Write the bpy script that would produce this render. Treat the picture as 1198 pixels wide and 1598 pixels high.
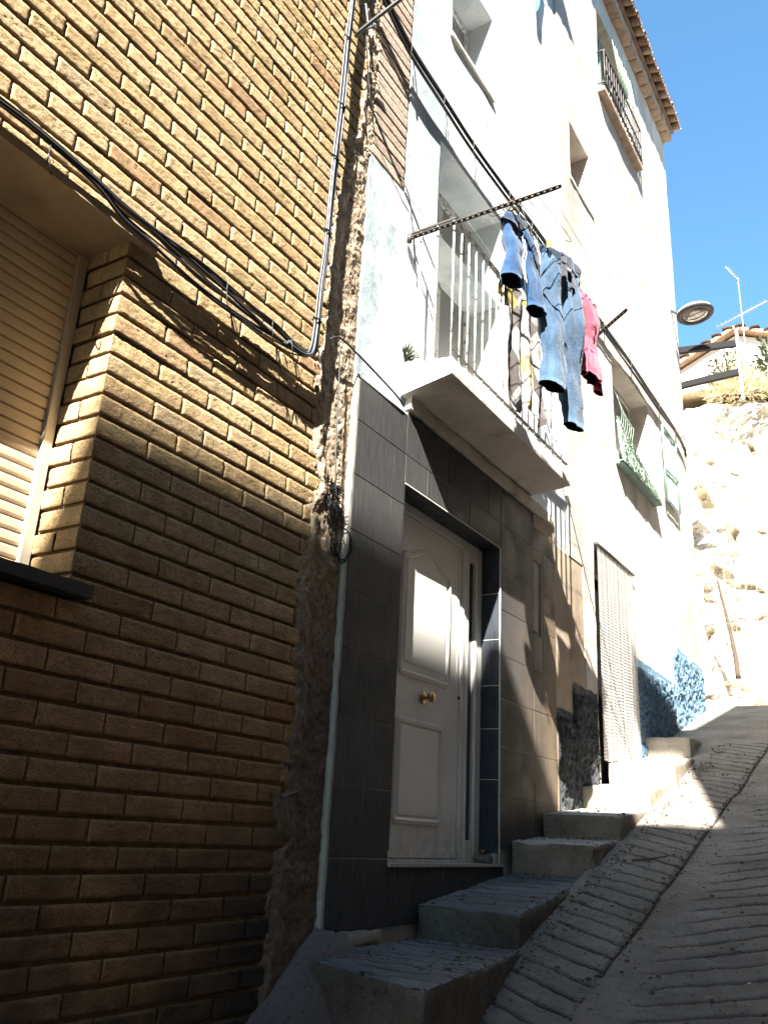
import bpy, bmesh, math, random
from mathutils import Vector, Matrix, noise
import numpy as np
R = math.radians
random.seed(7)
scn = bpy.context.scene
for o in list(bpy.data.objects): bpy.data.objects.remove(o)

# ------------------------------------------------------------------ camera
cam_d = bpy.data.cameras.new('camera'); cam = bpy.data.objects.new('camera', cam_d)
scn.collection.objects.link(cam)
YAW, PITCH, ROLL = 0.571482, 0.351993, 0.0533389
cy_, sy_, cp_, sp_ = math.cos(YAW), math.sin(YAW), math.cos(PITCH), math.sin(PITCH)
f0 = Vector((-sy_, cy_, 0)); r0 = Vector((cy_, sy_, 0)); u0 = Vector((0, 0, 1))
f1 = f0*cp_ + u0*sp_; u1 = u0*cp_ - f0*sp_
r2 = r0*math.cos(ROLL) + u1*math.sin(ROLL); u2 = u1*math.cos(ROLL) - r0*math.sin(ROLL)
M = Matrix(((r2.x, u2.x, -f1.x, 2.55), (r2.y, u2.y, -f1.y, 0), (r2.z, u2.z, -f1.z, 1.55), (0, 0, 0, 1)))
cam.matrix_world = M
cam_d.sensor_fit = 'VERTICAL'; cam_d.sensor_height = 36.0
cam_d.lens = 36.0*1370.457/1598.0
cam_d.clip_start = 0.05; cam_d.clip_end = 2000
scn.camera = cam
# ------------------------------------------------------------------ sky, sun, exposure
w = bpy.data.worlds.new('World'); scn.world = w; w.use_nodes = True
wn = w.node_tree; wn.nodes.clear()
sky = wn.nodes.new('ShaderNodeTexSky'); sky.sky_type = 'NISHITA'; sky.sun_disc = False
SUN_EL = math.atan2(2.86, math.hypot(1, 2.86)); SUN_AZ = math.atan2(1, -2.86)
sky.sun_elevation = SUN_EL; sky.sun_rotation = SUN_AZ
sky.altitude = 500; sky.air_density = 1.0; sky.dust_density = 0.4; sky.ozone_density = 1.6
bg = wn.nodes.new('ShaderNodeBackground'); bg.inputs[1].default_value = 0.062
wo = wn.nodes.new('ShaderNodeOutputWorld')
tint = wn.nodes.new('ShaderNodeMix'); tint.data_type = 'RGBA'; tint.blend_type = 'MULTIPLY'; tint.inputs[0].default_value = 1; tint.inputs[7].default_value = (.64, .95, 1.0, 1)
wn.links.new(sky.outputs[0], tint.inputs[6]); wn.links.new(tint.outputs[2], bg.inputs[0]); wn.links.new(bg.outputs[0], wo.inputs[0])
sl = bpy.data.lights.new('sun', 'SUN'); sl.energy = 5.0; sl.angle = R(0.4); sl.color = (1.0, 0.95, 0.86)
so = bpy.data.objects.new('sun', sl); scn.collection.objects.link(so)
so.rotation_euler = Vector((1, -2.86, 2.86)).to_track_quat('Z', 'Y').to_euler(); so.location = (10, -20, 30)
scn.view_settings.view_transform = 'Standard'; scn.view_settings.look = 'None'
scn.view_settings.gamma = 1; scn.view_settings.use_curve_mapping = False
scn.view_settings.exposure = 2.75
scn.cycles.max_bounces = 8; scn.cycles.diffuse_bounces = 5; scn.cycles.use_denoising = True

# ------------------------------------------------------------------ helpers
C = scn.collection
nz = noise.noise
def n3(x, y, z, s=1.0, o=3):
    a = 0; k = 1; t = 0
    for i in range(o):
        a += k*nz(Vector((x*s, y*s, z*s))); t += k; k *= .5; s *= 2.1
    return a/t
class MB:
    def __init__(self): self.v = []; self.f = []; self.m = []; self.r = []; self.sm = []
    def face(self, idx, m=0, r=0.5, s=False): self.f.append(tuple(idx)); self.m.append(m); self.r.append(r); self.sm.append(s)
    def quad(self, a, b, c, d, m=0, r=.5):
        i = len(self.v); self.v += [tuple(a), tuple(b), tuple(c), tuple(d)]; self.face((i, i+1, i+2, i+3), m, r)
    def tri(self, a, b, c, m=0, r=.5):
        i = len(self.v); self.v += [tuple(a), tuple(b), tuple(c)]; self.face((i, i+1, i+2), m, r)
    def hexa(self, p, m=0, r=.5):   # p: 4 bottom ccw, 4 top ccw
        i = len(self.v); self.v += [tuple(q) for q in p]
        for q in ((3, 2, 1, 0), (4, 5, 6, 7), (0, 1, 5, 4), (1, 2, 6, 5), (2, 3, 7, 6), (3, 0, 4, 7)):
            self.face([i+k for k in q], m, r)
    def box(self, x0, x1, y0, y1, z0, z1, m=0, r=.5):
        self.hexa([(x0, y0, z0), (x1, y0, z0), (x1, y1, z0), (x0, y1, z0), (x0, y0, z1), (x1, y0, z1), (x1, y1, z1), (x0, y1, z1)], m, r)
    def grid(self, P, nu, nv, m=0, r=.5, s=True, flip=False):
        i = len(self.v)
        for a in range(nu+1):
            for b in range(nv+1): self.v.append(tuple(P(a/nu, b/nv)))
        rf_ = r if callable(r) else None
        for a in range(nu):
            for b in range(nv):
                if rf_: r = rf_((a+.5)/nu, (b+.5)/nv)
                q = [i+a*(nv+1)+b, i+(a+1)*(nv+1)+b, i+(a+1)*(nv+1)+b+1, i+a*(nv+1)+b+1]
                if flip: q.reverse()
                self.face(q, m, r, s)
    def tube(self, pts, rad, n=8, m=0, r=.5, caps=True, s=True):
        pts = [Vector(p) for p in pts]; i0 = len(self.v); N = len(pts)
        rad = rad if isinstance(rad, (list, tuple)) else [rad]*N
        up = None
        for k, p in enumerate(pts):
            t = (pts[min(k+1, N-1)]-pts[max(k-1, 0)])
            if t.length < 1e-9: t = Vector((0, 0, 1))
            t.normalize()
            if up is None:
                up = t.cross(Vector((0.31, 0.2, 0.93))); 
                if up.length < .1: up = t.cross(Vector((1, 0, 0)))
            up = (up - t*up.dot(t)).normalized(); bi = t.cross(up)
            for a in range(n):
                th = 2*math.pi*a/n; self.v.append(tuple(p+(up*math.cos(th)+bi*math.sin(th))*rad[k]))
        for k in range(N-1):
            for a in range(n):
                b = (a+1) % n
                self.face((i0+k*n+a, i0+k*n+b, i0+(k+1)*n+b, i0+(k+1)*n+a), m, r, s)
        if caps:
            self.face([i0+a for a in range(n)][::-1], m, r); self.face([i0+(N-1)*n+a for a in range(n)], m, r)
    def lathe(self, prof, c, axis='Z', n=24, m=0, r=.5, s=True):
        i0 = len(self.v); c = Vector(c)
        for (rr, h) in prof:
            for a in range(n):
                th = 2*math.pi*a/n; q = (rr*math.cos(th), rr*math.sin(th), h)
                if axis == 'X': q = (h, q[0], q[1])
                self.v.append(tuple(c+Vector(q)))
        for k in range(len(prof)-1):
            for a in range(n):
                b = (a+1) % n; self.face((i0+k*n+a, i0+k*n+b, i0+(k+1)*n+b, i0+(k+1)*n+a), m, r, s)
    def build(self, name, mats, parent=None):
        me = bpy.data.meshes.new(name); me.from_pydata(self.v, [], self.f)
        if not isinstance(mats, (list, tuple)): mats = [mats]
        for q in mats: me.materials.append(q)
        me.polygons.foreach_set('material_index', self.m)
        me.polygons.foreach_set('use_smooth', self.sm)
        at = me.attributes.new('rnd', 'FLOAT', 'FACE'); at.data.foreach_set('value', self.r)
        me.update()
        o = bpy.data.objects.new(name, me); C.objects.link(o)
        if parent: o.parent = parent; o.matrix_parent_inverse = Matrix.Translation(-Vector(root_loc(parent)))
        return o
def root_loc(p):
    return Vector(p.location)
def tag(o, label=None, cat=None, group=None, kind=None):
    if label: o['label'] = label
    if cat: o['category'] = cat
    if group: o['group'] = group
    if kind: o['kind'] = kind
    return o
def thing(name, loc, label, cat, group=None):
    o = bpy.data.objects.new(name, None); C.objects.link(o); o.location = loc; o.empty_display_size = .1
    return tag(o, label, cat, group)
def off(y, z, X):   # same sight line, standing X proud of the facade plane
    k = 1-X/2.55; return (X, y*k, 1.55+(z-1.55)*k)
def smooth_path(pts, k=6):
    pts = [Vector(p) for p in pts]; out = []
    for i in range(len(pts)-1):
        p0 = pts[max(i-1, 0)]; p1 = pts[i]; p2 = pts[i+1]; p3 = pts[min(i+2, len(pts)-1)]
        for j in range(k):
            t = j/k; out.append(.5*((2*p1)+(p2-p0)*t+(2*p0-5*p1+4*p2-p3)*t*t+(3*p1-p0-3*p2+p3)*t**3))
    out.append(pts[-1]); return out

# ------------------------------------------------------------------ materials
class NT:
    def __init__(self, name):
        self.m = bpy.data.materials.new(name); self.m.use_nodes = True
        self.t = self.m.node_tree; self.b = self.t.nodes['Principled BSDF']; self.co = None
    def n(self, ty, **kw):
        q = self.t.nodes.new(ty)
        for k, v in kw.items():
            if isinstance(k, str) and hasattr(q, k): setattr(q, k, v)
        return q
    def l(self, a, b): self.t.links.new(a, b)
    def coord(self, scale=(1, 1, 1), rot=(0, 0, 0)):
        g = self.n('ShaderNodeNewGeometry')
        mp = self.n('ShaderNodeMapping'); mp.inputs['Scale'].default_value = scale; mp.inputs['Rotation'].default_value = rot
        self.l(g.outputs['Position'], mp.inputs[0]); return mp.outputs[0]
    def noise(self, s, d=4, ro=.55, scale=(1, 1, 1), dist=0):
        q = self.n('ShaderNodeTexNoise'); q.inputs['Scale'].default_value = s; q.inputs['Detail'].default_value = d
        q.inputs['Roughness'].default_value = ro; q.inputs['Distortion'].default_value = dist
        self.l(self.coord(scale), q.inputs['Vector']); return q.outputs[0]
    def ramp(self, src, stops):
        q = self.n('ShaderNodeValToRGB'); e = q.color_ramp.elements
        while len(e) < len(stops): e.new(.5)
        for i, (p, c) in enumerate(stops):
            e[i].position = p; e[i].color = (c[0], c[1], c[2], 1) if isinstance(c, (tuple, list)) else (c, c, c, 1)
        self.l(src, q.inputs[0]); return q.outputs[0]
    def mix(self, fac, a, b, mode='MIX'):
        q = self.n('ShaderNodeMix'); q.data_type = 'RGBA'; q.blend_type = mode
        for i, s in ((0, fac), (6, a), (7, b)):
            if hasattr(s, 'links'): self.l(s, q.inputs[i])
            elif i == 0: q.inputs[0].default_value = s
            else: q.inputs[i].default_value = (s[0], s[1], s[2], 1)
        return q.outputs[2]
    def attr(self):
        q = self.n('ShaderNodeAttribute'); q.attribute_name = 'rnd'; return q.outputs['Fac']
    def bump(self, src, st=.5, dist=.01):
        q = self.n('ShaderNodeBump'); q.inputs['Strength'].default_value = st; q.inputs['Distance'].default_value = dist
        self.l(src, q.inputs['Height'])
        if self.b.inputs['Normal'].links: self.l(self.b.inputs['Normal'].links[0].from_socket, q.inputs['Normal'])
        self.l(q.outputs[0], self.b.inputs['Normal'])
    def out(self, col=None, rough=.8, spec=.3, metal=0):
        if col is not None:
            if hasattr(col, 'links'): self.l(col, self.b.inputs['Base Color'])
            else: self.b.inputs['Base Color'].default_value = (*col, 1)
        if hasattr(rough, 'links'): self.l(rough, self.b.inputs['Roughness'])
        else: self.b.inputs['Roughness'].default_value = rough
        self.b.inputs['Specular IOR Level'].default_value = spec; self.b.inputs['Metallic'].default_value = metal
        return self.m
def simple(name, col, rough=.7, spec=.3, metal=0, var=.15, vs=8, bs=60, bst=.15, bd=.003):
    t = NT(name); a = t.noise(vs, 5)
    c = t.ramp(a, [(.25, [q*(1-var) for q in col]), (.75, [min(1, q*(1+var)) for q in col])])
    t.bump(t.noise(bs, 4), bst, bd); return t.out(c, rough, spec, metal)

def brick_mat(name, tones, dirt):
    t = NT(name)
    c = t.ramp(t.attr(), tones)
    c = t.mix(.75, c, t.ramp(t.noise(9, 5), [(.3, (.62, .6, .56)), (.7, (1.1, 1.08, 1.02))]), 'MULTIPLY')
    pits = t.noise(170, 5, .7, (1, .6, 1))
    c = t.mix(t.ramp(pits, [(.28, .8), (.42, 0)]), c, dirt)
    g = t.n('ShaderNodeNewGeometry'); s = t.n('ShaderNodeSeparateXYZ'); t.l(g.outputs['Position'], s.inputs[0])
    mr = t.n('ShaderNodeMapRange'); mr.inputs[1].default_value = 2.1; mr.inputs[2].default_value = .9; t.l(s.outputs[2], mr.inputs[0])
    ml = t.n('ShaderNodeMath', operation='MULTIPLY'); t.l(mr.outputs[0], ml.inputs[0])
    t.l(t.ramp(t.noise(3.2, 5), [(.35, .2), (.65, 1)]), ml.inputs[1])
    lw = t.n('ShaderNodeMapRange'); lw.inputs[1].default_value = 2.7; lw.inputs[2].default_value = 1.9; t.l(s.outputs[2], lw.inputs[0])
    c = t.mix(lw.outputs[0], c, t.mix(1, c, (.88, .70, .60), 'MULTIPLY'))      # lower bricks redder and darker: shade put into the colour
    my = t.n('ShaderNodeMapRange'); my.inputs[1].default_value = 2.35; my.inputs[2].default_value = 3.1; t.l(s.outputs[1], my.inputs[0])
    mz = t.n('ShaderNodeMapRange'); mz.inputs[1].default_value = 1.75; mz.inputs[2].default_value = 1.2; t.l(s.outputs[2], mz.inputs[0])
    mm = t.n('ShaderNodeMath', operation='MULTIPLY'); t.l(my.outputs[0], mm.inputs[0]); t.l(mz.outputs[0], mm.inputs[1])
    c = t.mix(ml.outputs[0], c, (.05, .034, .034)); c = t.mix(mm.outputs[0], c, (.03, .024, .024))      # corner by the step painted near-black as deep shade      # damp and painted shade together, darker towards the wall foot
    for sc_2, th_, am_ in ((30, .018, .6), (62, .022, .65)):      # hackly split face: thin dark fissures
        rn = t.noise(sc_2, 4, .6, (1, .55, 1.3), .7); ds = t.n('ShaderNodeMath', operation='SUBTRACT'); t.l(rn, ds.inputs[0]); ds.inputs[1].default_value = .5
        ab = t.n('ShaderNodeMath', operation='ABSOLUTE'); t.l(ds.outputs[0], ab.inputs[0]); cr = t.ramp(ab.outputs[0], [(0, am_), (th_, 0)])
        c = t.mix(cr, c, dirt); t.bump(t.ramp(ab.outputs[0], [(0, 0), (th_*2, 1)]), .5, .004)
    st_ = t.noise(190, 4, .75, (1, .65, 1.2))
    c = t.mix(t.ramp(st_, [(.38, .75), (.47, 0)]), c, dirt)
    t.bump(t.noise(90, 6, .7, (1, .5, 1)), .7, .0035)
    t.bump(pits, .6, .0025); t.bump(st_, .5, .0015)
    return t.out(c, .9, .2)
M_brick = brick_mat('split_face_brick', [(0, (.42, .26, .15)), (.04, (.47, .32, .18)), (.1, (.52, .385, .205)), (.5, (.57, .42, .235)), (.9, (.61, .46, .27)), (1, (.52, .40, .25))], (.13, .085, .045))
M_pinkbrick = brick_mat('pale_brick', [(0, (.42, .33, .27)), (.5, (.50, .41, .34)), (1, (.58, .49, .41))], (.2, .15, .12))
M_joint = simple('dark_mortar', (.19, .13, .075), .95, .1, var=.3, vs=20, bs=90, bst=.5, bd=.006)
def rough_mat():
    t = NT('rough_mortar')
    c = t.ramp(t.noise(7, 7, .65), [(.25, (.24, .18, .125)), (.5, (.40, .315, .225)), (.75, (.52, .44, .34))])
    c = t.mix(t.ramp(t.noise(30, 5), [(.3, .7), (.5, 0)]), c, (.09, .06, .04))
    g = t.n('ShaderNodeNewGeometry'); s = t.n('ShaderNodeSeparateXYZ'); t.l(g.outputs['Position'], s.inputs[0])
    mr = t.n('ShaderNodeMapRange'); mr.inputs[1].default_value = 2.9; mr.inputs[2].default_value = 2.2; mr.inputs[4].default_value = .8; t.l(s.outputs[2], mr.inputs[0])
    c = t.mix(mr.outputs[0], c, (.13, .10, .085))   # lower half darkened: the shade there is put into the colour
    t.bump(t.noise(28, 8, .7), .8, .012); return t.out(c, .95, .15)
M_mortar = rough_mat()
def plaster(name, base, tint, stain, tf=.5, sf=.4, sun=False):
    t = NT(name)
    c = t.mix(t.ramp(t.noise(1.3, 6, .6), [(.45, 0), (.62, tf)]), base, tint)
    c = t.mix(t.ramp(t.noise(1.1, 8, .62, (1, 1, .45), 1.2), [(.5, 0), (.7, sf)]), c, stain)
    c = t.mix(t.ramp(t.noise(26, 6, .6), [(.28, .35), (.42, 0)]), c, stain)
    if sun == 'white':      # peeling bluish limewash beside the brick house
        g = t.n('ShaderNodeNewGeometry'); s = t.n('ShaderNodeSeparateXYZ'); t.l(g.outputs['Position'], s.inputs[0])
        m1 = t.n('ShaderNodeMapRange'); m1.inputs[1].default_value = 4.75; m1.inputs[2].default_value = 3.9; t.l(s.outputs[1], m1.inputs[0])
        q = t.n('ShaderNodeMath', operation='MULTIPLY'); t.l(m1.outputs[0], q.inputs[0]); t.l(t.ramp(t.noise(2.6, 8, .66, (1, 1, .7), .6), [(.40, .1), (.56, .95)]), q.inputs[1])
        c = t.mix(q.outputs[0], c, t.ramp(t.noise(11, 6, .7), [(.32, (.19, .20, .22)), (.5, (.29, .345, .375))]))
    elif sun:      # older, dirtier render high up, by the corner and beside the doorway
        g = t.n('ShaderNodeNewGeometry'); s = t.n('ShaderNodeSeparateXYZ'); t.l(g.outputs['Position'], s.inputs[0]); tot = None
        for ax, a_, b_ in ((2, 7.8, 9.6), (1, 10.6, 11.3), (1, 7.9, 7.3)):
            m1 = t.n('ShaderNodeMapRange'); m1.inputs[1].default_value = a_; m1.inputs[2].default_value = b_; t.l(s.outputs[ax], m1.inputs[0])
            if tot is None: tot = m1.outputs[0]
            else: q = t.n('ShaderNodeMath', operation='MAXIMUM'); t.l(tot, q.inputs[0]); t.l(m1.outputs[0], q.inputs[1]); tot = q.outputs[0]
        q = t.n('ShaderNodeMath', operation='MULTIPLY'); t.l(tot, q.inputs[0]); t.l(t.ramp(t.noise(1.7, 7, .62, (1, 1, .5), .8), [(.34, .15), (.6, .9)]), q.inputs[1])
        c = t.mix(q.outputs[0], c, (.36, .325, .29))
    t.bump(t.noise(7, 6, .6), .35, .02); t.bump(t.noise(70, 5), .3, .004)
    return t.out(c, .9, .2)
M_white = plaster('white_limewash', (.70, .72, .72), (.33, .40, .43), (.30, .31, .32), .85, .35, 'white')
M_beige = plaster('beige_render', (.68, .64, .58), (.50, .44, .37), (.30, .25, .20), .7, .7, True)
M_brown = plaster('stained_render', (.40, .33, .25), (.28, .22, .16), (.18, .13, .09), .7, .7)
M_slab = plaster('balcony_concrete', (.52, .48, .43), (.38, .33, .28), (.22, .17, .12), .7, .8)
M_slabw = plaster('whitewashed_concrete', (.76, .75, .72), (.6, .58, .54), (.32, .26, .2), .5, .6)
M_lintel = simple('lintel_concrete', (.40, .31, .21), .85, .2, var=.25, vs=6)
M_sill = simple('dark_stone_sill', (.035, .03, .028), .5, .4, var=.3)
def tile_mat(name, c0, c1, c2, rough=.48, streak=.8):
    t = NT(name)
    a = t.noise(6, 6, .6, (14, 14, .9))
    c = t.ramp(a, [(.3, c0), (.55, c1), (.75, c2)])
    c = t.mix(.35, c, t.ramp(t.attr(), [(0, (.6, .6, .62)), (1, (1.2, 1.2, 1.2))]), 'MULTIPLY')
    c = t.mix(t.ramp(t.noise(9, 4, .6, (7, 7, .35)), [(.60, 0), (.74, streak*.35)]), c, (.32, .31, .30))
    g = t.n('ShaderNodeNewGeometry'); s = t.n('ShaderNodeSeparateXYZ'); t.l(g.outputs['Position'], s.inputs[0])
    m1 = t.n('ShaderNodeMapRange'); m1.inputs[1].default_value = 5.6; m1.inputs[2].default_value = 6.7; t.l(s.outputs[1], m1.inputs[0])
    m2 = t.n('ShaderNodeMath', operation='MULTIPLY'); t.l(m1.outputs[0], m2.inputs[0]); t.l(t.ramp(t.noise(3, 6, .6, (1, 1, .5)), [(.3, 0.1), (.6, .8)]), m2.inputs[1])
    c = t.mix(m2.outputs[0], c, (.22, .16, .10))     # brown water stains on the tiles nearest the beige house
    t.bump(a, .15, .002)
    return t.out(c, t.ramp(t.noise(5, 5), [(.3, rough), (.7, rough+.25)]), .14)
M_tile = tile_mat('slate_look_tile', (.038, .037, .038), (.060, .059, .060), (.095, .093, .092))
M_tileb = tile_mat('dark_glossy_tile', (.028, .031, .038), (.040, .045, .055), (.058, .063, .075), .22, .15)
M_grout = simple('grout', (.55, .52, .46), .9, .1)
M_edge = simple('tile_edge_mortar', (.40, .38, .34), .9, .1, var=.2, vs=14)
def door_mat():
    t = NT('white_door_paint')
    c = t.mix(t.ramp(t.noise(2.5, 6, .6), [(.5, 0), (.8, .5)]), (.76, .74, .70), (.58, .55, .50))
    g = t.n('ShaderNodeNewGeometry'); s = t.n('ShaderNodeSeparateXYZ'); t.l(g.outputs['Position'], s.inputs[0])
    m1 = t.n('ShaderNodeMapRange'); m1.inputs[1].default_value = 1.75; m1.inputs[2].default_value = 1.42; t.l(s.outputs[2], m1.inputs[0])
    m2 = t.n('ShaderNodeMath', operation='MULTIPLY'); t.l(m1.outputs[0], m2.inputs[0]); t.l(t.ramp(t.noise(14, 6, .7), [(.35, 0.05), (.65, .8)]), m2.inputs[1])
    c = t.mix(m2.outputs[0], c, (.34, .30, .25))
    c = t.mix(t.ramp(t.noise(45, 4), [(.24, .6), (.32, 0)]), c, (.3, .27, .23))
    t.bump(t.noise(30, 3), .05, .002); return t.out(c, .42, .4)
M_door = door_mat()
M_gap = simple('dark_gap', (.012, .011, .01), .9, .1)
def glass(name, col, r=.08): 
    t = NT(name); t.bump(t.noise(3, 2), .03, .01); return t.out(col, r, .8)
M_glass = glass('dark_window_glass', (.02, .03, .03))
M_pane = glass('grey_window_pane', (.22, .22, .215), .45)
M_brass = simple('aged_brass', (.50, .34, .12), .28, .5, 1, var=.35, vs=40)
M_alu = simple('shutter_guide_aluminium', (.52, .46, .38), .45, .5, .2, var=.1)
M_slat = simple('beige_shutter_slat', (.55, .44, .30), .5, .4, var=.12, vs=5, bs=20, bst=.05)
def rusty(name, col):
    t = NT(name); c = t.mix(t.ramp(t.noise(22, 5, .65), [(.55, 0), (.62, .9)]), col, (.13, .075, .045))
    t.bump(t.noise(60, 4), .2, .002); return t.out(c, .5, .4)
M_rail = rusty('white_painted_iron', (.72, .72, .70))
M_raildark = rusty('dark_iron', (.05, .047, .045))
M_cable = simple('black_cable', (.022, .021, .022), .55, .4)
M_grey = simple('grey_pipe', (.055, .058, .064), .45, .4, var=.2)
M_blackrub = simple('burnt_rubber', (.012, .012, .013), .8, .2)
M_roof = NT('clay_roof_tile')
_c = M_roof.ramp(M_roof.attr(), [(0, (.20, .125, .09)), (.5, (.29, .20, .15)), (1, (.40, .31, .24))])
_c = M_roof.mix(.8, _c, M_roof.ramp(M_roof.noise(10, 6), [(.3, (.5, .48, .45)), (.7, (1.1, 1.1, 1.1))]), 'MULTIPLY')
M_roof.bump(M_roof.noise(30, 5), .5, .01); M_roof = M_roof.out(_c, .9, .2)
M_cornice = simple('cornice_stone', (.30, .225, .175), .9, .2, var=.35, vs=9, bs=25, bst=.6, bd=.02)
def concrete(name, lo, mid, hi, sp=1.0, dirt=False, lines=False):
    t = NT(name)
    c = t.ramp(t.noise(2.2, 8, .62), [(.25, lo), (.5, mid), (.78, hi)])
    c = t.mix(t.ramp(t.noise(38, 6, .7), [(.30, .7*sp), (.44, 0)]), c, [q*.35 for q in lo])
    c = t.mix(t.ramp(t.noise(110, 3, .6), [(.62, 0), (.72, .5*sp)]), c, [min(1, q*1.7) for q in hi])
    if lines:      # tooled lines across the treads
        wv = t.n('ShaderNodeTexWave', bands_direction='Y'); wv.inputs['Scale'].default_value = 2.1; wv.inputs['Distortion'].default_value = 1.2; wv.inputs['Detail Scale'].default_value = .7
        t.l(t.coord((.55, 1, 0)), wv.inputs[0]); li = t.ramp(wv.outputs[1], [(.0, 1), (.035, 0)])
        c = t.mix(li, c, (.03, .028, .026)); t.bump(t.ramp(wv.outputs[1], [(0, 0), (.04, 1)]), .8, .01)
    if dirt:       # paler uphill: brightness of the sunlit stretch put into the colour
        g = t.n('ShaderNodeNewGeometry'); s = t.n('ShaderNodeSeparateXYZ'); t.l(g.outputs['Position'], s.inputs[0])
        m1 = t.n('ShaderNodeMapRange'); m1.inputs[1].default_value = 4.6; m1.inputs[2].default_value = 7.2; t.l(s.outputs[1], m1.inputs[0])
        c = t.mix(m1.outputs[0], c, t.mix(1, c, (1.9, 1.86, 1.78), 'MULTIPLY'))
    if dirt: c = t.mix(t.attr(), c, (.022, .019, .016))      # dirt packed into the tooled grooves
    t.bump(t.noise(26, 8, .72), .9, .018); t.bump(t.noise(120, 4, .7), .7, .006)
    return t.out(c, .92, .2)
M_road = concrete('worn_road_concrete', (.088, .080, .072), (.15, .138, .125), (.23, .212, .195), 1.2, True)
M_step = concrete('step_concrete', (.06, .048, .038), (.115, .098, .080), (.21, .185, .155), 1.3)
def step_top():
    return concrete('step_tread', (.075, .080, .085), (.135, .145, .152), (.22, .235, .245), 1.3, False, True)
M_tread = step_top()
M_step2 = concrete('sunlit_step_concrete', (.20, .165, .125), (.34, .295, .235), (.50, .45, .38), .8)  # lighter copy of the step concrete: sunlight put into the colour
M_step3 = concrete('shaded_step_concrete', (.11, .085, .062), (.19, .155, .12), (.30, .26, .21), 1.1)  # in-between copy for steps in shade, shade put into the colour
M_tread2 = concrete('sunlit_step_tread', (.26, .245, .225), (.38, .36, .33), (.52, .50, .47), .8, False, True)  # lighter tread copy with the sunlight painted in
M_ramp = concrete('kerb_concrete', (.085, .066, .060), (.145, .115, .105), (.21, .175, .165), 1.3)
def blue_mat(name, a, b, cdark):
    t = NT(name)
    c = t.mix(t.ramp(t.noise(16, 7, .7), [(.42, 0), (.58, 1)]), a, b)
    c = t.mix(t.ramp(t.noise(34, 6, .7), [(.36, .9), (.5, 0)]), c, cdark)
    t.bump(t.noise(22, 8, .75), 1, .06); return t.out(c, .85, .25)
M_blue = blue_mat('rough_blue_paint', (.13, .27, .42), (.30, .44, .56), (.012, .025, .05))  # dark specks stand for grazing shadow in the rough relief
M_bluedk = blue_mat('shaded_blue_paint', (.055, .065, .085), (.12, .125, .13), (.03, .025, .02))  # darker copy of the blue paint: shade put into the colour
def chain_mat():
    t = NT('beaded_curtain_metal'); c = t.ramp(t.noise(30, 3), [(.3, (.62, .60, .57)), (.7, (.78, .76, .73))])
    return t.out(c, .5, .5, 0)
M_chain = chain_mat()
M_greenm = simple('green_mesh_plastic', (.33, .42, .34), .6, .3, var=.2)
M_greenf = simple('green_painted_frame', (.20, .30, .26), .5, .3)
def rock_mat():
    t = NT('limestone_rock')
    c = t.ramp(t.noise(1.2, 9, .65), [(.25, (.56, .46, .34)), (.42, (.74, .69, .60)), (.7, (.82, .79, .73))])
    c = t.mix(t.ramp(t.noise(2.2, 8, .7), [(.34, .85), (.42, 0)]), c, (.13, .085, .045))
    c = t.mix(t.ramp(t.noise(9, 7, .72, (1, 1, 1.8)), [(.35, .9), (.40, 0)]), c, (.09, .06, .035))
    t.bump(t.noise(5, 9, .7), .6, .05); return t.out(c, .95, .1)
M_rock = rock_mat()
M_earth = simple('dry_earth', (.38, .30, .20), .95, .1, var=.3, vs=3, bs=12, bst=.8, bd=.03)
M_dry = simple('dry_grass', (.62, .52, .34), .9, .1, var=.35, vs=6)
M_leaf = simple('grey_green_leaf', (.12, .15, .075), .7, .2, var=.4, vs=6)
M_weed = simple('dark_weed', (.05, .06, .035), .8, .2)
M_wood = simple('old_wood', (.10, .075, .05), .9, .1, var=.3)
M_dkwood = simple('dead_wood', (.085, .065, .05), .9, .05)
M_lampc = simple('lamp_housing', (.60, .58, .54), .5, .4)
M_lampi = simple('lamp_inner_reflector', (.30, .25, .20), .35, .5)
M_lampg = glass('lamp_glass', (.11, .085, .068), .15)
def denim(name, a, b, dk=.5):
    t = NT(name)
    c = t.mix(.9, t.ramp(t.noise(6, 6, .65, (1, 1, .5)), [(.35, a), (.65, b)]), t.ramp(t.noise(45, 4, .6, (1, 1, .3)), [(.3, a), (.7, b)]), 'MIX') if False else t.mix(.35, t.ramp(t.noise(5, 6, .65, (1, 1, .5)), [(.38, a), (.62, b)]), t.ramp(t.noise(45, 4, .6, (1, 1, .3)), [(.3, a), (.7, b)]))
    wv = t.n('ShaderNodeTexWave'); wv.inputs['Scale'].default_value = 90; wv.inputs['Distortion'].default_value = 3; t.l(t.coord((1, 1, .3)), wv.inputs[0])
    c = t.mix(.2, c, wv.outputs[0], 'MULTIPLY')
    t.bump(t.noise(14, 5, .6, (1, 1, .5)), .8, .02); t.bump(t.noise(34, 4, .6, (1, 1, 2.2)), .5, .006); t.bump(t.noise(250, 2), .3, .001)
    t.b.inputs['Sheen Weight'].default_value = .15; return t.out(c, .9, .1)
M_jean = denim('washed_denim', (.022, .048, .095), (.065, .115, .18))
M_jeand = denim('dark_denim', (.010, .018, .035), (.022, .042, .08))
M_denimb = denim('blue_denim', (.014, .04, .10), (.032, .085, .18))
M_lining = simple('denim_inside', (.02, .026, .045), .9, .1)
M_pink = denim('faded_red_cotton', (.34, .04, .08), (.44, .085, .15))
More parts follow.
